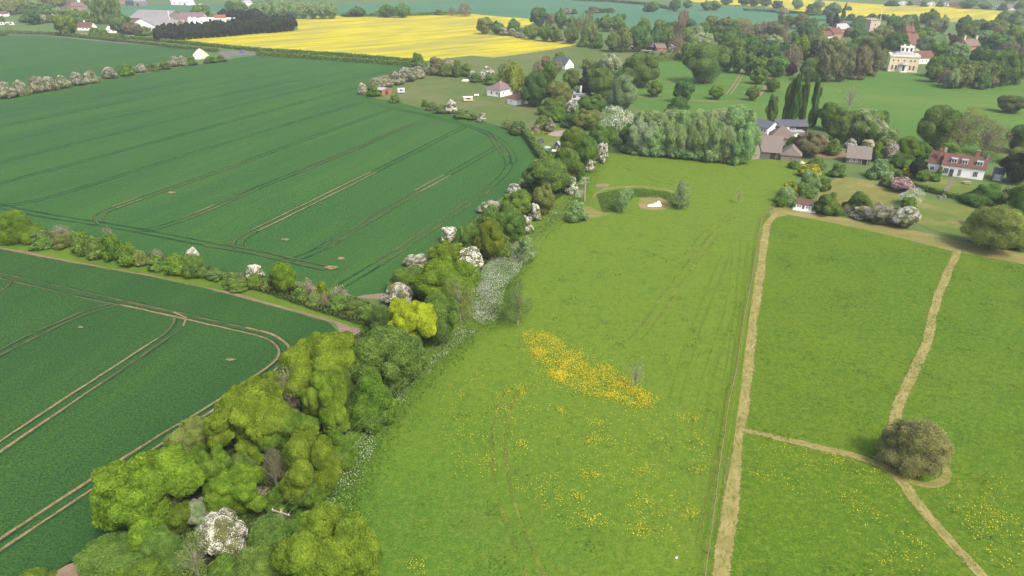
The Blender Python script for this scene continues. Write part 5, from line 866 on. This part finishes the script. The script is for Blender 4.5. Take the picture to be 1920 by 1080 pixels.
house('village_house', 'village house with pale slate roof and brick gable', (1574, 70), (1592, 68), None, 9, 6, 3.5, 'x', 'brick', 'lead', [('front', .3, 3, 1, 1.2), ('front', .7, 3, 1, 1.2)], [(.95, .5, 1, 11)])
house('village_house', 'house with red gables just left of the church nave', (1697, 76), (1712, 76), None, 8, 6.5, 3.5, 'x', 'brick', 'redtile', [('front', .5, 3, 1, 1.2)], [(.1, .5, 1, 12), (.85, .5, 1, 12)])
house('village_house', 'brown-roofed house with two pale chimneys inside the right wood', (1809, 104), (1833, 103), None, 8, 6, 3.5, 'x', 'brick', 'browntile', [('front', .5, 3, 1, 1.2)], [(.03, .5, 1.2, 11.5, 'sand'), (.96, .5, 1.2, 11.5, 'sand')])
for x0, y0, x1, y1, wl, tl, lb in ((1684, 9, 1702, 9.5, 'white', 'slate', 'white gabled house leftmost in the far village row'), (1712, 8.5, 1730, 9, 'stone', 'lead', 'grey-roofed house second in the far village row'), (1737, 11, 1755, 11.5, 'white', 'greytile', 'white house with grey-brown roof in the far village row'), (1766, 11, 1777, 11.5, 'white', 'slate', 'tiny white bungalow in the far village row'), (1778, 13, 1802, 13.8, 'pinkbrick', 'redtile', 'long red-roofed house in the far village row'), (1861, 16.5, 1871, 17, 'white', 'slate', 'small white house with tall gable in the far village row'), (1886, 18.8, 1908, 19.5, 'white', 'greytile', 'wide white house rightmost in the far village row')):
    house('village_house', lb, (x0, y0), (x1, y1), None, 8, 3, 2.6, 'y' if x1 - x0 < 20 else 'x', wl, tl, [('front', .3, .9, 1.2, 1.2), ('front', .7, .9, 1.2, 1.2)], [(.5, .8, 1, 6.8)], group='houses in the far village row')
# hamlet
house('bungalow', 'white bungalow with plum hipped roof by the paddock', (913, 179), (938, 182.5), (963, 176.5), 8, 3.0, 3.0, 'hip', 'white', 'purpletile', [('front', .35, .9, 1.1, 1.3), ('front', .75, .9, 1.0, 1.3), ('right', .25, .9, 1, 1.3), ('right', .75, .9, 1, 1.3)], [(.5, .5, .7, 6.0, 'sand')], [('front', .92, .8, 2.0, 'slate')], .5, .15)
house('garage', 'white garage with red hipped roof beside the bungalow', (951, 194.5), (966, 198), (984, 191.5), 6, 2.5, 2.2, 'hip', 'white', 'redtile', [('front', .5, .9, .8, 1)], (), [('right', .5, 1.9, 2.0, 'oldwood')], .4, .2)
house('cottage', 'white-gabled cottage with grey roof among the hamlet trees', (1037, 126), (1059.5, 130), (1069.5, 127.3), 6, 2.3, 3.4, 'x', 'white', 'slate', [('front', .4, 1, 1, 1.1), ('right', .5, .8, .9, 1.1)])
house('flat_roofed_house', 'low white flat-roofed house with tall white chimney', (1071, 187), (1095, 189.5), None, 6, 2.7, .1, 'flat', 'white', 'lead', [('front', .25, .8, 1.6, 1.4), ('front', .7, .8, 1.6, 1.4)], [(.55, .4, .7, 6.0, 'white')])
house('conservatory', 'grey-blue glazed conservatory below the white chimney', (1075, 196), (1092, 197), None, 3, 2.2, .9, 'hip', 'metal', 'lead', [('front', u, .5, .8, 1.5) for u in (.17, .5, .83)], cat='conservatory')
house('greenhouse', 'small white greenhouse among the hamlet bushes', (1053, 180), (1064, 177), None, 3, 1.9, .8, 'x', 'white', 'metal', [('front', u, .5, .7, 1.2) for u in (.25, .75)], cat='greenhouse')
house('shed', 'low shed with blue-grey roof and red end', (705, 177), (716.5, 179), (727, 175), 4, 2.3, .6, 'x', 'brick', 'lead', (), (), [('right', .5, 1.6, 1.8, 'darkwood')], cat='shed')
t, Lx, D = house('summerhouse', 'blue-grey gabled summerhouse with white door frame', (1039.5, 281.5), (1048, 283.2), (1052.5, 280.5), 2, 2.0, 1.0, 'y', 'bluewood', 'lead', [('right', .5, .15, .9, 1.7, 0), ('front', .5, .5, .7, 1.1)], (), (), .15, cat='summerhouse')
house('farm_shed', 'black-roofed shed at the small farm', (1211, 96), (1229, 97), None, 7, 3, 2.2, 'x', 'darkwood', 'slate', (), (), [('front', .5, 2.4, 2.4, 'rubber')], cat='shed')
house('farm_shed', 'brown-roofed shed with white end at the small farm', (1231, 98), (1249, 97.5), None, 8, 2.6, 2.2, 'x', 'brick', 'browntile', [('front', .5, 1, 1, 1)], cat='shed')
house('farm_shed', 'small white building rightmost at the small farm', (1255, 92), (1264, 91.5), None, 5, 2.8, 1.8, 'y', 'white', 'lead', [('front', .5, 1, 1, 1)], cat='shed')
house('farm_shed', 'long low open shed in front of the small farm', (1203, 100), (1221, 101), None, 3, 1.6, .5, 'x', 'pinkbrick', 'greytile', (), (), [('front', .5, 3, 1.3, 'rubber')], cat='shed')
house('farm_shed', 'tiny pinkish hut leftmost at the small farm', (1182, 93), (1190, 93.5), None, 3, 1.9, .7, 'x', 'pinkbrick', 'asb', (), (), [('front', .5, .9, 1.6, 'darkwood')], cat='shed')
# white farm and barns
house('barn', 'long barn with grey-brown tiled roof and flint wall', (1425, 296.5), (1462, 299.5), None, 8.5, 2.3, 4.2, 'x', 'flint', 'greytile', [('front', .3, .8, .6, .6, 0, 'oldwood')], (), [('front', .62, 1.6, 1.9, 'darkwood')], .3, cat='barn')
house('barn', 'lower barn with hipped end right of the long barn', (1462.5, 301), (1500, 304.5), None, 6.5, 1.9, 2.6, 'hip', 'stone', 'greytile', [('front', .5, .7, .7, .6, 0, 'oldwood')], (), (), .3, .7, cat='barn')
house('barn', 'stone-gabled cross wing at the left end of the long barn', (1407, 300), (1424, 298), None, 11, 2.8, 3.6, 'y', 'stone', 'greytile', [('front', .5, 1, .7, .8, 0, 'oldwood')], (), (), .25, cat='barn')
house('farm_building', 'outbuilding with brown pyramid roof behind the long barn', (1443, 264), (1488, 267), None, 8, 1.2, 3.4, 'hip', 'stone', 'browntile', [('front', .5, .3, .7, .6)], (), (), .3, .12, cat='farm building')
house('farm_building', 'white weatherboarded farm building with dark slate roof', (1406, 245.5), (1438, 252), (1454, 244.5), 9, 2.2, 1.7, 'x', 'white', 'slate', [('front', u, .6, .9, 1.2) for u in (.16, .32, .5, .68, .84)] + [('right', .5, .6, .9, 1.2)], cat='farm building')
t, Lx, D = house('farm_building', 'dark timber building with white panels behind the pyramid roof', (1455, 248.5), (1512, 249.5), None, 8, 2.4, 1.5, 'x', 'darkwood', 'slate', [('front', .1, .8, 1.0, 1.1), ('front', .55, .6, 1.6, 1.2)], cat='farm building')
MB().box(Lx * .27, -.08, 0, Lx * .42, -.003, 2.3).build('white_panel', M['white'], t)
house('lean_to', 'small grey flat-roofed lean-to by the pyramid roof', (1481, 258), (1506, 258), None, 3, 1.9, .05, 'flat', 'metal', 'lead', (), (), [('front', .5, 1, 1.6, 'white')], cat='shed')
t, Lx, D = house('cart_shed', 'grey-brown roofed cart shed with dark boarded front', (1586, 306), (1629, 310), None, 6.5, 2.0, 2.9, 'x', 'flint', 'greytile', [('front', .2, .7, .9, .8, 1), ('front', .42, .7, .7, .8, 1)], (), [('front', .78, 1.5, 1.8, 'rubber')], .35, cat='shed')
for u in (.66, .9): MB().box(Lx * u - .08, -.2, 0, Lx * u + .08, -.06, 1.98).build('post', M['oldwood'], t)
# cottage with dormers
t, Lx, D = house('long_cottage', 'long white cottage with red tiled roof and three dormers', (1763, 327.5), (1842, 338), None, 5.2, 3.3, 2.7, 'x', 'white', 'redtile', [('front', .10, .5, 1.4, 1.8, 2), ('front', .43, .3, 1.0, 2.1, 2), ('front', .80, .6, 1.3, 1.7, 2)], [(.74, .55, .9, 7.7), (.985, .45, .7, 6.6, 'stone')], [('front', .24, 1.0, 2.0, 'slate')], .3)
m = MB().box(Lx * .2, -1.0, 2.1, Lx * .29, -.02, 2.2); m.tube([(Lx * .205, -.95, 0), (Lx * .205, -.95, 2.1)], .06).tube([(Lx * .285, -.95, 0), (Lx * .285, -.95, 2.1)], .06); m.build('porch', M['slate'], t)
for u in (.24, .49, .84):
    x = Lx * u; d = MB().box(x - .75, .45, 3.4, x + .75, 2.2, 5.05).build('dormer', M['white'], t)
    MB().hexa([(x - .9, .3, 5.06), (x + .9, .3, 5.06), (x + .9, 2.4, 5.2), (x - .9, 2.4, 5.2), (x - .9, .3, 5.13), (x + .9, .3, 5.13), (x + .9, 2.4, 5.27), (x - .9, 2.4, 5.27)]).build('dormer_roof', M['lead'], d)
    for s in (-.34, .34): MB().box(x + s - .25, .41, 4.05, x + s + .25, .447, 4.9).build('pane', M['glass'], d)
t, Lx, D = house('cottage_wing', 'left wing of the long cottage with brown-red roof', (1736.5, 320.5), (1758.5, 324), None, 5.2, 2.9, 2.8, 'x', 'white', 'redtile', [('front', .42, .5, 1.2, 1.2, 2)], [(.72, .2, .8, 6.9), (.98, .8, .6, 6.6, 'sand')], (), .3)
MB().box(Lx * .66, .8, 3.2, Lx * .88, 2.1, 4.9).build('dormer', M['slate'], t)
house('summerhouse', 'black summerhouse with white glazed doors right of the cottage', (1858, 337.5), (1878, 340.5), None, 4, 2.0, 1.3, 'x', 'blackwood', 'slate', [('front', u, .1, .72, 1.75, 1) for u in (.26, .44, .62, .8)], (), (), .2, cat='summerhouse')
t, Lx, D = house('playhouse', 'white playhouse with red roof and railed deck by the fence', (1491, 392), (1520, 396.5), None, 2.6, 1.6, 1.0, 'x', 'white', 'redtile', [('front', .14, .6, .4, .7, 0), ('front', .28, .6, .4, .7, 0), ('front', .72, .6, .45, .7, 1), ('front', .87, .6, .4, .7, 1)], (), [('front', .48, .55, 1.35, 'slate')], .2, cat='playhouse')
r = MB().box(-.5, -1.2, .02, Lx * .8, -.02, .28).build('deck', M['white'], t)
k = MB()
for x in np.linspace(-.45, Lx * .75, 9): k.box(x, -1.18, .28, x + .06, -1.1, .8)
for z in (.5, .8): k.box(-.5, -1.19, z, Lx * .4, -1.09, z + .07)
k.build('railing', M['white'], r)
k = MB().hexa([(Lx * .85, -1.2, .01), (Lx * 1.32, -1.2, .01), (Lx * 1.32, -.3, .01), (Lx * .85, -.3, .01), (Lx * .85, -1.2, .3), (Lx * 1.32, -1.2, .05), (Lx * 1.32, -.3, .05), (Lx * .85, -.3, .3)])
for z in (.35, .6): k.box(Lx * .85, -1.24, z, Lx * 1.32, -1.18, z + .07)
for x in (.85, 1.0, 1.16, 1.3): k.box(Lx * x, -1.24, .02, Lx * x + .07, -1.17, .66)
k.build('ramp', M['white'], t)
# top-left farm and houses
house('barn', 'huge grey sheet-roofed barn left of the conifer hedge', (246, 57), (292, 58), None, 34, 4.5, 5.5, 'y', 'white', 'asb', (), (), [('front', .85, 4, 3.6, 'metal')], .5, cat='barn')
house('barn', 'grey barn with lighter roof behind the huge one', (244, 44), (312, 46), None, 30, 5, 6, 'x', 'stone', 'asb', (), (), [('front', .3, 5, 4, 'rubber')], .5, cat='barn')
house('barn', 'grey barn half hidden by the conifer hedge', (300, 57), (330, 57), None, 18, 4, 3.5, 'x', 'stone', 'asb', (), (), [('front', .5, 4, 3.4, 'metal')], .5, cat='barn')
house('farmhouse', 'plum-roofed building beside the two white domes', (336, 46), (380, 46), None, 15, 5, 5, 'x', 'sand', 'purpletile', [('front', u, 1.5, 1.5, 1.5) for u in (.3, .6)], (), (), .4)
t, Lx, D = house('farm_building', 'long white flat-roofed building above the conifer hedge', (371, 50), (434, 50), None, 12, 6.5, .1, 'flat', 'white', 'white', [('front', u, 3.5, 1.4, 1.2, 1) for u in (.15, .4, .65, .9)], cat='farm building')
MB().box(Lx * .5, 3, 6.8, Lx * .78, 8, 9.6).build('tank_room', M['brick'], t)
for x, lb in ((358, 'left white dome beside the plum-roofed building'), (367, 'right white dome beside the plum-roofed building')):
    P = G(x, 47); t = thing('silo', lb, 'silo', (P[0], P[1], 0)); MB().lathe([(1.9, 0), (1.9, 5), (0, 5)], 14).build('body', M['white'], t); MB().lathe([(2.0, 5.01), (1.9, 5.6), (1.4, 6.4), (.7, 6.9), (0, 7.05)], 14).build('dome', M['white'], t)
P = G(321, 52); t = thing('mast', 'thin white mast rising beside the grey barns', 'mast', (P[0], P[1], 0)); MB().tube([(0, 0, 0), (0, 0, 14)], [.25, .12], 6).build('pole', M['white'], t); MB().box(-1, -.05, 13, 1, .05, 13.2).build('crossbar', M['white'], t)
house('barn', 'grey-walled barn at the very top beside the blue-fronted one', (252, 11), (273, 11), None, 10, 5, 2.5, 'x', 'asb', 'asb', (), (), [('front', .3, 3, 3, 'rubber')], .3, cat='barn')
house('barn', 'open-fronted barn with blue-black inside at the very top', (236, 10), (252, 10.5), None, 10, 5, 2.5, 'x', 'slate', 'slate', (), (), [('front', .5, 5, 3.5, 'bluewood')], .3, cat='barn')
house('village_house', 'brick house at the very top beside the tall poplars', (224, 7), (236, 7), None, 8, 5, 3, 'x', 'pinkbrick', 'redtile', [('front', .5, 1, 1.2, 1.4)], [(.8, .5, 1, 9.5)])
house('farmhouse', 'white house with dark porch at the top of the green wheat', (321, 9), (354, 10), None, 10, 4.5, 3, 'x', 'white', 'white', [('front', u, 1.2, 1.6, 1.6) for u in (.2, .5)], [(.15, .5, 1.2, 9)], [('front', .78, 2.5, 2.4, 'slate')])
house('bungalow', 'white bungalow with orange-red roof near the lane', (146, 57), (172, 57), None, 9, 2.6, 3.6, 'x', 'white', 'redtile', [('front', .4, .9, 1.4, 1.1), ('front', .7, .9, 1.4, 1.1)], [(.35, .6, .9, 7.5, 'white')])
t, Lx, D = house('kiln_house', 'white house with steep cone roof left of the grey barns', (201, 61.5), (218, 61.5), None, 8, 2.8, 1.8, 'x', 'white', 'white', [('front', .7, .9, 1.2, 1.2), ('front', .25, .9, 1.2, 1.2)])
MB().lathe([(2.6, 2.8), (1.2, 7.2), (.55, 9.2), (.5, 10.2), (0, 10.4)], 12, (Lx * .5, 4)).build('cone_roof', M['white'], t)
house('village_house', 'pink-walled house with white gable beside the tall poplars', (122, 16), (136, 16.5), None, 8, 4.5, 4, 'y', 'pinkbrick', 'redtile', [('front', .5, 1.2, 1.2, 1.4)])
house('village_house', 'long pink house with three white windows at top left', (134, 20), (156, 20), None, 9, 5, 3.5, 'x', 'pinkbrick', 'browntile', [('front', u, 1.5, 1.4, 1.3) for u in (.2, .5, .8)], [(.9, .5, 1, 10)])
house('village_house', 'white-fronted house at the very top above the pink one', (146, 6), (158, 6), None, 8, 5, 3, 'x', 'white', 'slate', [('front', .5, 1.2, 1.4, 1.4)])
house('bungalow', 'low red-roofed bungalow at the left edge near the top', (-3, 31), (16, 30.5), None, 8, 2.6, 2.4, 'x', 'white', 'redtile', [('front', .5, .9, 1.4, 1.1)])
house('village_house', 'white house with red chimney behind the conifers', (461, 13), (474, 12), None, 8, 4.5, 2.8, 'x', 'white', 'lead', [('front', .5, 1.2, 1.4, 1.4)], [(.2, .5, 1.2, 9.5)])
w_ = G(151, 66), G(168, 66); t = thing('garden_wall', 'low orange-brick wall in front of the orange-roofed bungalow', 'wall', w_[0], 0)
MB().box(0, 0, 0, w_[1][0] - w_[0][0], .3, 1.3).build('wall', M['pinkbrick'], t); MB().box(-.05, -.05, 1.302, w_[1][0] - w_[0][0] + .05, .35, 1.4).build('coping', M['sand'], t)
# ------------------------------------------------------------------ vehicles and small things
def car(name, label, px, py, rz, body, Ln=4.3, Wd=1.75, Hh=1.5, van=False):
    P = G(px, py); t = thing(name, label, 'van' if van else 'car', (P[0], P[1], 0), rz)
    x0, x1 = -Ln / 2, Ln / 2
    pr = [(x0, .3), (x0, .85), (x0 + .08, Hh), (x1 - .9, Hh), (x1 - .3, .95), (x1, .85), (x1, .3)] if van else [(x0, .3), (x0, .85), (x0 + .5, .95), (x0 + 1.0, Hh), (x1 - 1.7, Hh), (x1 - 1.0, .95), (x1 - .1, .8), (x1, .3)]
    n = len(pr); v = [(x, -Wd / 2, z) for x, z in pr] + [(x, Wd / 2, z) for x, z in pr]
    MB().add(v, [tuple(range(n)), tuple(range(2 * n - 1, n - 1, -1))] + [(i, (i + 1) % n, (i + 1) % n + n, i + n) for i in range(n)]).build('body', M[body], t)
    zc = .98; k = MB()
    for s in (-1, 1): k.box(x0 + (1.1 if not van else Ln * .6), s * Wd / 2 - .012, zc, x1 - (1.6 if not van else 1.0), s * Wd / 2 + .012, Hh - .1)
    k.build('window', M['glass'], t)
    for x in (x0 + .8, x1 - .8):
        for s in (-1, 1):
            w = MB().tube([(x, s * (Wd / 2 - .1), .32), (x, s * (Wd / 2 + .04), .32)], .32, 12).build('wheel', M['rubber'], t)
    return t
car('parked_car', 'blue car at the end of the grey lane', 455, 98.5, .1, 'bluepaint')
car('parked_car', 'left white car by the lane in front of the barns', 236, 70, .1, 'white'); car('parked_car', 'middle white car by the lane in front of the barns', 243, 70, .15, 'white'); car('parked_car', 'right white car by the lane in front of the barns', 250, 70.5, .1, 'white')
car('parked_van', 'white van left of the bigger white one at the left edge', 2, 47, .05, 'white', 6, 2.1, 2.4, True); car('parked_van', 'big white van on the pasture at the left edge', 19, 47, .02, 'white', 7, 2.2, 2.6, True)
car('parked_van', 'small white van beside the topmost white house', 363, 9.5, 0, 'white', 5, 2, 2.2, True); car('parked_van', 'pale low van furthest right of the topmost white house', 378, 10, 0, 'ivory', 5.5, 2, 1.8, True)
def trailer(name, label, x, y, rz, L_, W_, H_, mat, roofm):
    P = G(x, y); t = thing(name, label, 'trailer', (P[0], P[1], 0), rz)
    MB().hexa([(0, 0, .45), (L_, 0, .45), (L_, W_, .45), (0, W_, .45), (0, 0, H_), (L_, 0, H_), (L_, W_, H_), (0, W_, H_)]).build('body', M[mat], t)
    MB().box(-.06, -.06, H_ + .003, L_ + .06, W_ + .06, H_ + .1).build('roof', M[roofm], t)
    MB().box(L_ * .3, -.03, 1.2, L_ * .7, -.004, H_ - .25).build('window', M['glass'], t)
    for s in (.05, W_ - .2): MB().tube([(L_ * .5, s, .33), (L_ * .5, s + .15, .33)], .33, 12).build('wheel', M['rubber'], t)
    MB().tube([(L_, W_ / 2, .5), (L_ + 1, W_ / 2, .4)], .05).build('tow_bar', M['metal'], t)
trailer('caravan', 'small white caravan beside the low shed in the paddock', 746, 175.5, .1, 3.2, 2, 2.1, 'metal', 'white'); trailer('horse_trailer', 'brown-sided trailer with white roof on the paddock', 869.5, 191.5, .25, 4.2, 2, 2.0, 'tan', 'white')
P = G(865, 152); t = thing('upturned_boat', 'white upturned boat lying on the far side of the paddock', 'boat', (P[0], P[1], 0), .05)
m = MB(); n = 12; vs = []
for i in range(n + 1):
    u = i / n; wv = .75 * math.sin(min(1, u * 1.6) * 1.57) * (1 if u < .85 else .9); hv = .75 * math.sin(min(1, u * 2.2 + .1) * 1.57)
    vs += [(u * 4.4, -wv, .02), (u * 4.4, -wv * .7, hv * .7), (u * 4.4, 0, hv), (u * 4.4, wv * .7, hv * .7), (u * 4.4, wv, .02)]
m.add(vs, [(i * 5 + j, i * 5 + j + 1, i * 5 + j + 6, i * 5 + j + 5) for i in range(n) for j in range(4)] + [(n * 5 + 4, n * 5 + 3, n * 5 + 2, n * 5 + 1, n * 5)]); m.build('hull', M['white'], t); MB().box(.4, -.04, .70, 4.3, .04, .80).build('keel', M['metal'], t)
def bench(name, label, x, y, rz, L_, mat, cat='bench'):
    P = G(x, y); t = thing(name, label, cat, (P[0], P[1], 0), rz)
    MB().box(0, 0, .42, L_, .45, .48).build('seat', M[mat], t); MB().box(0, .42, .5, L_, .47, .95).build('backrest', M[mat], t)
    for x_ in (.08, L_ - .14):
        for y_ in (.03, .36): MB().box(x_, y_, 0, x_ + .06, y_ + .06, .418).build('leg', M[mat], t)
bench('bench', 'white bench beside the blue-grey summerhouse', 1034.5, 286, -.15, 1.7, 'white'); bench('bench', 'white bench on the grass in front of the bungalow', 889, 180.5, -.1, 2.2, 'white')
P = G(1812, 345); t = thing('picnic_table', 'grey wooden picnic table on the cottage lawn', 'table', (P[0], P[1], 0), -.15)
MB().box(-.95, -.38, .72, .95, .38, .77).build('table_top', M['oldwood'], t)
for s in (-.75, .75):
    MB().box(-.95, s - .13, .43, .95, s + .13, .47).build('seat', M['oldwood'], t)
    m = MB(); 
    for d in (-1, 1): m.tube([(s * .85, d * .62, 0), (s * .85, d * .22, .715)], .045, 5)
    m.box(s * .85 - .03, -.8, .36, s * .85 + .03, .8, .425); m.build('leg', M['oldwood'], t)
P = G(1768, 372); t = thing('garden_steps', 'brick garden steps at the end of the brick path', 'steps', (P[0], P[1], 0), 0.2)
for i in range(3): MB().box(-.7, i * .35, 0, .7, i * .35 + .36 if i == 2 else i * .35 + .348, .12 * (i + 1)).build('step', M['brickpath'], t)
for s in (-.85, .72): MB().box(s, -.1, 0, s + .12, 1.2, .7).build('side_wall', M['sand'], t)
def draped(name, label, cat, px, py, pts, mat, rz=0, part='cover'):
    # crumpled cloth over a row of peaks: pts = (x, y, height, radius)
    P = G(px, py); x0 = min(p[0] - p[3] for p in pts); x1 = max(p[0] + p[3] for p in pts); y0 = min(p[1] - p[3] for p in pts); y1 = max(p[1] + p[3] for p in pts)
    nx, ny = 26, 18; V = []; keep = {}
    for j in range(ny):
        for i in range(nx):
            x = x0 + (x1 - x0) * i / (nx - 1); y = y0 + (y1 - y0) * j / (ny - 1)
            z = max(max(0, h * (1 - (math.hypot(x - a, y - b) / r) ** 2)) for a, b, h, r in pts); z += random.uniform(-.04, .04) * min(1, z * 3) + .012
            V.append((x, y, z))
    idx = lambda i, j: j * nx + i
    fs = [(idx(i, j), idx(i + 1, j), idx(i + 1, j + 1), idx(i, j + 1)) for j in range(ny - 1) for i in range(nx - 1) if max(V[q][2] for q in (idx(i, j), idx(i + 1, j), idx(i + 1, j + 1), idx(i, j + 1))) > .06]
    o = MB().add(V, fs).build(name, M[mat]); o.location = (P[0], P[1], .05); o.rotation_euler = (0, 0, rz); return tag(o, label, cat)
draped('white_sheet', 'crumpled white sheet heaped up beside the pond', 'sheet', 1227, 386, [(1.0, 0, 1.35, .75), (1.15, .1, 1.2, .7), (.2, 0, .8, .8), (-.6, -.1, .5, .7), (-1.3, -.1, .35, .55)], 'white')
draped('tarpaulin', 'dark tarpaulin over a heap in the hedgerow garden', 'tarpaulin', 1011, 268, [(0, 0, 1.2, 1.2), (.9, .3, 1.5, .9), (-.8, .1, .7, .8)], 'tarp')
draped('pool_cover', 'pale blue cover on the grass beside the blue-grey summerhouse', 'cover', 1025, 277, [(0, 0, .5, 1.0), (.7, .2, .4, .8)], 'bluetarp')
draped('plastic_bag', 'small white plastic bag lying in the meadow', 'bag', 1268, 1047, [(0, 0, .14, .17), (.08, .1, .1, .13)], 'metal')
draped('chalk_heap', 'pale heap beside the lower barn corner', 'heap', 1503, 306, [(0, 0, .7, .7), (.5, -.3, .4, .5)], 'sand')
# tent
P = G(380, 109); t = thing('bell_tent', 'white peaked bell tent with tan side at the field corner', 'tent', (P[0], P[1], 0), 0)
prof = [(5.2, 0), (5.0, 1.4), (3.9, 2.8), (2.4, 4.2), (.9, 5.4), (0, 5.8)]
MB().lathe(prof, 14, (-1, 0), math.pi * .55, math.pi * 1.60).build('canvas', M['canvas'], t); MB().lathe(prof, 10, (-1, 0), -math.pi * .40, math.pi * .55).build('side_flap', M['tan'], t)
a = -math.pi / 2 - .45; MB().hexa([(-1 + 5.15 * math.cos(a - .1), 5.15 * math.sin(a - .1), 0), (-1 + 5.15 * math.cos(a + .1), 5.15 * math.sin(a + .1), 0), (-1 + 4.9 * math.cos(a + .1), 4.9 * math.sin(a + .1), 0), (-1 + 4.9 * math.cos(a - .1), 4.9 * math.sin(a - .1), 0), (-1 + 5.08 * math.cos(a - .06), 5.08 * math.sin(a - .06), 1.5), (-1 + 5.08 * math.cos(a + .06), 5.08 * math.sin(a + .06), 1.5), (-1 + 4.8 * math.cos(a + .06), 4.8 * math.sin(a + .06), 1.5), (-1 + 4.8 * math.cos(a - .06), 4.8 * math.sin(a - .06), 1.5)]).build('entrance', M['tarp'], t)
# rail fence
fp = [(1305, 1180), (1322, 1080), (1333, 1000), (1347, 889), (1360, 800), (1365, 795 - 30), (1379, 704), (1392, 612), (1407, 540), (1417, 477), (1426, 421), (1433, 407), (1456, 387)]
W_ = poly_world(fp); pts = resample(W_, 2.6)
t = thing('rail_fence', 'long weathered post-and-rail fence beside the wide mown path', 'fence', (pts[0][0], pts[0][1], 0)); o0 = pts[0]
post = MB().box(-.05, -.05, 0, .05, .05, 1.2).mesh('post'); post.materials.append(M['railwood'])
for i, p in enumerate(pts):
    o = link('post', post, t); o.location = (p[0] - o0[0], p[1] - o0[1], 0); o.rotation_euler = (rng.normal(0, .03), rng.normal(0, .03), rng.uniform(0, .6)); o.scale = (1, 1, rng.uniform(.92, 1.12))
for a, b in zip(W_[:-1], W_[1:]):
    for z in (1.12, .7):
        q = resample([a, b], 2.6); m = MB(); m.tube([(x - o0[0] + rng.normal(0, .015), y - o0[1], z + rng.normal(0, .02)) for x, y in q], .028, 5); m.build('rail', M['railwood'], t)
# utility poles and their wires
def pole(label, px, py, H_, rz, arm=1.2):
    P = G(px, py); t = thing('utility_pole', label, 'utility pole', (P[0], P[1], 0), rz, 'utility poles along the hedgerow')
    MB().tube([(0, 0, 0), (0, 0, H_)], [.17, .12], 8).build('pole', M['oldwood'], t); MB().box(-arm, -.2, H_ - .45, arm, -.08, H_ - .3).build('crossarm', M['oldwood'], t)
    for x in (-arm + .1, 0, arm - .1):
        MB().lathe([(.035, H_ - .298), (.045, H_ - .22), (.03, H_ - .14), (0, H_ - .12)], 8, (x, -.14)).build('insulator', M['white'], t)
    return P, H_
def unproj_h(px, py, base): # height at which the pixel's ray passes above the base point
    d = ray(px, py); k = (base[1] - CAM[1]) / d[1]; return (CAM + d * k)[2]
pA = G(536, 1003); pB = G(1096, 377)
HA = unproj_h(532, 955, pA); HB_ = unproj_h(1099, 338, pB)
dirw = math.atan2(pB[1] - pA[1], pB[0] - pA[0]) - math.pi / 2
pole('near wooden utility pole with crossarm in the nearest thicket', 536, 1003, HA, dirw); pole('slender far utility pole in the cow parsley', 1096, 377, HB_, dirw)
pC = pA - (pB - pA) * .45
for x, lb in ((-1.1, 'left strand of the overhead power line'), (0, 'middle strand of the overhead power line'), (1.1, 'right strand of the overhead power line')):
    cu = math.cos(dirw); su = math.sin(dirw); off = np.array((x * cu, x * su, 0)); m = MB()
    a, b, c = pA + off + (0, 0, HA - .1), pB + off + (0, 0, HB_ - .1), pC + off + (0, 0, HA - .1); q = []
    for i in range(25): u = i / 24; q.append(a + (b - a) * u - np.array((0, 0, 4 * 1.6 * u * (1 - u))))
    q = [c * (1 - i / 8) + a * (i / 8) - np.array((0, 0, 4 * .8 * (i / 8) * (1 - i / 8))) for i in range(8)] + q
    o = m.tube(q, .008, 4).build('power_wire', M['lead']); tag(o, lb, 'power line', 'strands of the overhead power line')
P = G(934, 541); t = thing('marker_post', 'thin pale post standing in the cow parsley', 'post', (P[0], P[1], 0)); MB().tube([(0, 0, 0), (.05, 0, 3.0)], [.06, .05], 6).build('post', M['oldwood'], t); MB().lathe([(.08, 3.0), (.08, 3.06), (0, 3.1)], 6, (.05, 0)).build('cap', M['white'], t)
P = G(1261, 104); t = thing('dovecote', 'small white dovecote on a post by the small farm', 'dovecote', (P[0], P[1], 0)); MB().tube([(0, 0, 0), (0, 0, 2.4)], .1).build('post', M['oldwood'], t); MB().lathe([(.0, 2.4), (.6, 2.4), (.6, 3.3), (.75, 3.32), (0, 4.1)], 8).build('house', M['white'], t)
# haze: thin even air round camera and land
m, n = newmat('haze'); v = n.nodes.new('ShaderNodeVolumePrincipled'); v.inputs['Density'].default_value = HAZE; v.inputs['Color'].default_value = (.86, .92, 1, 1); v.inputs['Anisotropy'].default_value = 0.2
n.links.new(v.outputs[0], n.nodes.new('ShaderNodeOutputMaterial').inputs['Volume'])
o = MB().box(-3100, -700, -1.02, 3100, 3500, 68).build('haze', m); tag(o, None, None, None, 'stuff'); o.display_type = 'WIRE'
